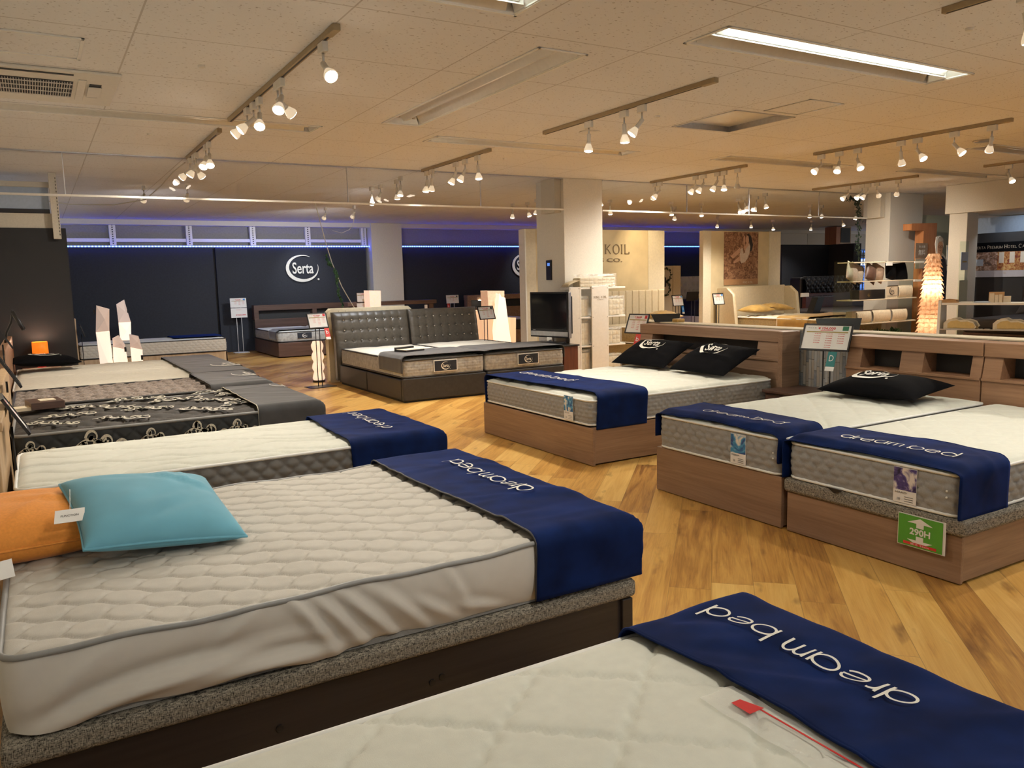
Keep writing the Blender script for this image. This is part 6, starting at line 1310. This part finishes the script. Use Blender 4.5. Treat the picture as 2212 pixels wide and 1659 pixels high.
# ------------------------------------------------------------------ track lighting
WARM = (1, .91, .79)
SPOT_E = 60
def spot_lamp(label, x, y, d, lit=1, group=None, energy=None, z=None, col=None):
    d = Vector(d).normalized(); zt = CZ-.035 if z is None else z
    e = T('track_spotlight', label, 'spotlight', (x, y, zt), group)
    box('adapter', 'whiteplastic', x-.017, x+.017, y-.045, y+.045, zt-.055, zt, e, .004)
    b = MB(); j = Vector((x, y, zt-.115)); b.tube([(x, y, zt-.05), tuple(j)], .007, 8); b.build('stem', 'steel', e, smooth=True)
    q = Vector((0, 0, 1)).rotation_difference(d).to_matrix().to_4x4(); Tm = Matrix.Translation(j) @ q
    b = MB(); b.lathe([(.014, -.012), (.017, -.008), (.017, .055), (.022, .062), (.020, .075)], 14, Tm); b.build('socket', 'whiteplastic', e, smooth=True, angle=40)
    b = MB(); b.lathe([(.019, .070), (.026, .085), (.038, .115), (.040, .128), (.036, .134)], 16, Tm, cap=False); br_ = b.build('bulb_reflector', 'bulbring' if lit else 'bulboff', e, smooth=True)
    b = MB(); b.lathe([(.0367, .130), (.034, .136), (.02, .141), (.001, .142)], 16, Tm, cap=False); b.build('bulb_face', 'bulb' if lit else 'bulboff', br_, smooth=True)
    if lit and (energy is None or energy > 0):
        p = j+d*.15; l = lite('SPOT', 'spot', p, energy or SPOT_E, col or WARM, spot_size=math.radians(112), spot_blend=.85, shadow_soft_size=.03)
        l.rotation_euler = d.to_track_quat('-Z', 'Y').to_euler(); l.parent = e; l.matrix_parent_inverse = Matrix.Translation(-e.location)
def track(label, x, y0, y1):
    e = T('lighting_track', label, 'lighting track', (x, (y0+y1)/2, CZ)); b = MB()
    b.box(x-.018, x+.018, y0, y1, CZ-.032, CZ); b.build('rail', 'track', e, bevel=.003)
    box('end_feed', 'track', x-.021, x+.021, y0-.03, y0+.11, CZ-.036, CZ, e, .004); box('slot', 'grille', x-.006, x+.006, y0+.11, y1-.02, CZ-.0335, CZ-.031, e, 0)
TR = [('nearest lighting track at upper left', 1.49, 4.28, 6.95), ('second lighting track on the left ending at the glass barrier', 1.50, 7.45, 9.12), ('short lighting track left of the near pillar', 4.20, 7.48, 9.15),
      ('long lighting track over the centre of the room', 4.20, 4.25, 6.42), ('lighting track just right of the near pillar', 7.79, 7.33, 9.12), ('long lighting track with seven lamps at the right', 7.83, 4.17, 6.32),
      ('lighting track in front of the far pillar', 11.1, 7.17, 8.97), ('lighting track by the lowered ceiling at the right edge', 11.0, 5.2, 6.15), ('end of a lighting track at the upper right corner', 4.23, .9, 2.62), ('added lighting track above the viewer', 1.49, -.9, 2.9), ('added lighting track at far right out of view', 7.83, 1.0, 3.0)]  # the last pair of tracks is added out of view to carry fill lamps
for t in TR: track(*t)
ORD = ('first', 'second', 'third', 'fourth', 'fifth', 'sixth', 'seventh', 'eighth')
def lamps(trk, x, lst):
    for i, q in enumerate(lst):
        y, d = q[0], q[1]; lit = q[2] if len(q) > 2 else 1
        spot_lamp('%s white spotlight from the near end of the %s%s' % (ORD[i], trk, '' if lit else ', unlit'), x, y, d, lit, 'track spotlights', energy=q[3] if len(q) > 3 else None)
lamps('nearest track at upper left', 1.49, [(4.50, (.05, -.75, -.65)), (5.38, (-.35, -.55, -.75)), (5.47, (.75, .25, -.6)), (5.97, (-.2, -.6, -.75)), (6.15, (-.75, .1, -.65)), (6.35, (-.7, .3, -.6))])
lamps('second track on the left', 1.50, [(7.95, (-.1, -.55, -.8)), (8.10, (-.35, -.5, -.75)), (8.62, (-.5, .2, -.8)), (8.75, (.55, .3, -.7)), (9.0, (-.6, .5, -.6))])
lamps('short track left of the near pillar', 4.20, [(7.73, (0, -.15, -1)), (8.02, (-.45, .1, -.85)), (8.25, (-.4, .1, -.85)), (8.88, (0, .2, -1)), (9.02, (-.15, .1, -1))])
lamps('long centre track', 4.20, [(5.02, (-.55, .3, -.8)), (5.24, (.05, .0, -1)), (5.72, (-.05, .0, -1))])
lamps('track right of the near pillar', 7.79, [(7.45, (.3, .3, -.8), 0), (7.68, (-.2, -.2, -.9)), (7.80, (-.4, .2, -.8)), (8.05, (-.5, .2, -.8)), (8.20, (-.5, .2, -.8)), (8.92, (-.5, .3, -.7)), (9.02, (.2, .6, -.7))])
lamps('seven-lamp track at the right', 7.83, [(4.32, (.3, .3, -.85)), (4.68, (.1, -.6, -.75)), (5.06, (-.1, -.6, -.75)), (5.24, (.35, .1, -.85)), (5.75, (-.25, -.5, -.8)), (5.98, (-.5, -.2, -.8)), (6.22, (-.75, .1, -.6))])
lamps('far pillar track', 11.1, [(7.45, (.45, .45, -.7), 1, 90), (7.80, (.7, .2, -.6), 1, 90), (7.95, (-.5, .3, -.7)), (8.05, (-.6, .3, -.7)), (8.30, (-.7, .2, -.6))])
lamps('track by the lowered ceiling', 11.0, [(5.83, (-.2, -.5, -.8))])
lamps('track at the upper right corner', 4.23, [(2.20, (.2, -.1, -1)), (1.3, (.3, .3, -.9))])
lamps('added fill track above the viewer', 1.49, [(-.6, (-.15, .85, -.55), 1, 75), (.9, (.1, .75, -.65), 1, 40), (2.4, (-.2, .3, -.9), 1, 28)])  # lamps added out of view to light the near beds
lamps('added unseen right track', 7.83, [(1.6, (-.75, .2, -.6), 1, 90), (2.7, (-.6, .2, -.7))])  # lamps added out of view to light the right-hand bed sides
# lamps beyond the glass barrier
FARL = [(1.83, 11.33), (1.34, 11.6), (4.17, 10.46), (4.15, 10.75), (4.17, 9.9), (4.1, 9.6), (7.36, 12.3), (7.48, 12.01), (7.35, 11.5), (4.48, 13.84), (4.86, 13.45), (7.49, 9.95), (8.67, 11.22), (9.99, 11.14), (10.81, 11.95), (10.73, 11.14), (13.59, 13.58),
        (10.84, 10.34), (10.54, 9.82), (10.69, 10.05), (10.87, 9.95), (10.58, 9.5), (14.6, 13.52), (16.07, 14.17), (13.28, 10.78), (13.63, 10.79), (17.25, 13.95), (16.7, 12.63), (14.9, 10.92)]
WHERE = ['above the cable at left', 'at the end of the hanging cable', 'in the first bright pair behind the glass', 'beside another in the first pair behind the glass', 'in the second bright pair behind the glass', 'beside another in the second pair behind the glass']
for i, (x, y) in enumerate(FARL):
    place = WHERE[i] if i < len(WHERE) else 'left of the near pillar, %s of three' % ORD[i-6] if i < 9 else 'above the crescent wall logo, %s of two' % ORD[i-9] if i < 11 else 'beyond the glass right of the near pillar, %s counted from the left' % (ORD+('ninth','tenth','eleventh','twelfth','thirteenth','fourteenth','fifteenth','sixteenth','seventeenth','eighteenth'))[i-11]
    spot_lamp('small lit spotlight ' + place, x, y, (0, .95, -.6) if i in (0, 1, 9, 10, 2) else (.1*((i*7) % 5-2), -.25 if i % 2 else .15, -1), 1, 'small spotlights beyond the glass barrier', energy=(135 if i in (0, 1, 9, 10, 2) else 110 if i % 2 == 0 else 0), col=(.86, .92, 1) if i < 11 else None)
# ------------------------------------------------------------------ light from the surroundings and camera
w = bpy.data.worlds.new('World'); SC.world = w; w.use_nodes = True
w.node_tree.nodes['Background'].inputs[0].default_value = (.80, .86, .95, 1); w.node_tree.nodes['Background'].inputs[1].default_value = .55
F_ = (.50426, .85364, -.13066); 
pitch, roll, yaw = math.radians(7.45), math.radians(1.37), math.radians(30.55)
cp, sp_ = math.cos(pitch), math.sin(pitch); cr_, sr_ = math.cos(roll), math.sin(roll)
Fw = Vector((0, cp, -sp_)); r0 = Vector((1, 0, 0)); d0 = Vector((0, -sp_, -cp)); r2 = r0*cr_+d0*sr_; d2 = -r0*sr_+d0*cr_
Bv = Vector((math.cos(yaw), math.sin(yaw), 0)); Av = Vector((-math.sin(yaw), math.cos(yaw), 0)); Zv = Vector((0, 0, 1))
tw_ = lambda v: Vector((v.dot(Bv), v.dot(Av), v.z))
R, D, Fd = tw_(r2), tw_(d2), tw_(Fw)
cam = bpy.data.cameras.new('camera'); co = bpy.data.objects.new('camera', cam); COL.objects.link(co)
cam.sensor_width = 36; cam.lens = 1725/2212*36; cam.clip_start = .05; cam.clip_end = 100
mw = Matrix(((R.x, -D.x, -Fd.x, 0), (R.y, -D.y, -Fd.y, 0), (R.z, -D.z, -Fd.z, 1.40), (0, 0, 0, 1))); co.matrix_world = mw
SC.camera = co
SC.view_settings.view_transform = 'Standard'; SC.view_settings.look = 'None'; SC.view_settings.gamma = 1; SC.view_settings.use_curve_mapping = False
SC.view_settings.exposure = 0.12
SC.cycles.use_denoising = True
SC.cycles.max_bounces = 5; SC.cycles.diffuse_bounces = 3; SC.cycles.glossy_bounces = 2; SC.cycles.transmission_bounces = 2; SC.cycles.transparent_max_bounces = 8; SC.cycles.caustics_reflective = False; SC.cycles.caustics_refractive = False
SC.cycles.use_adaptive_sampling = True; SC.cycles.adaptive_threshold = .1; SC.cycles.adaptive_min_samples = 16
SC.cycles.sample_clamp_indirect = 6; SC.cycles.sample_clamp_direct = 0
SC.cycles.use_light_tree = True
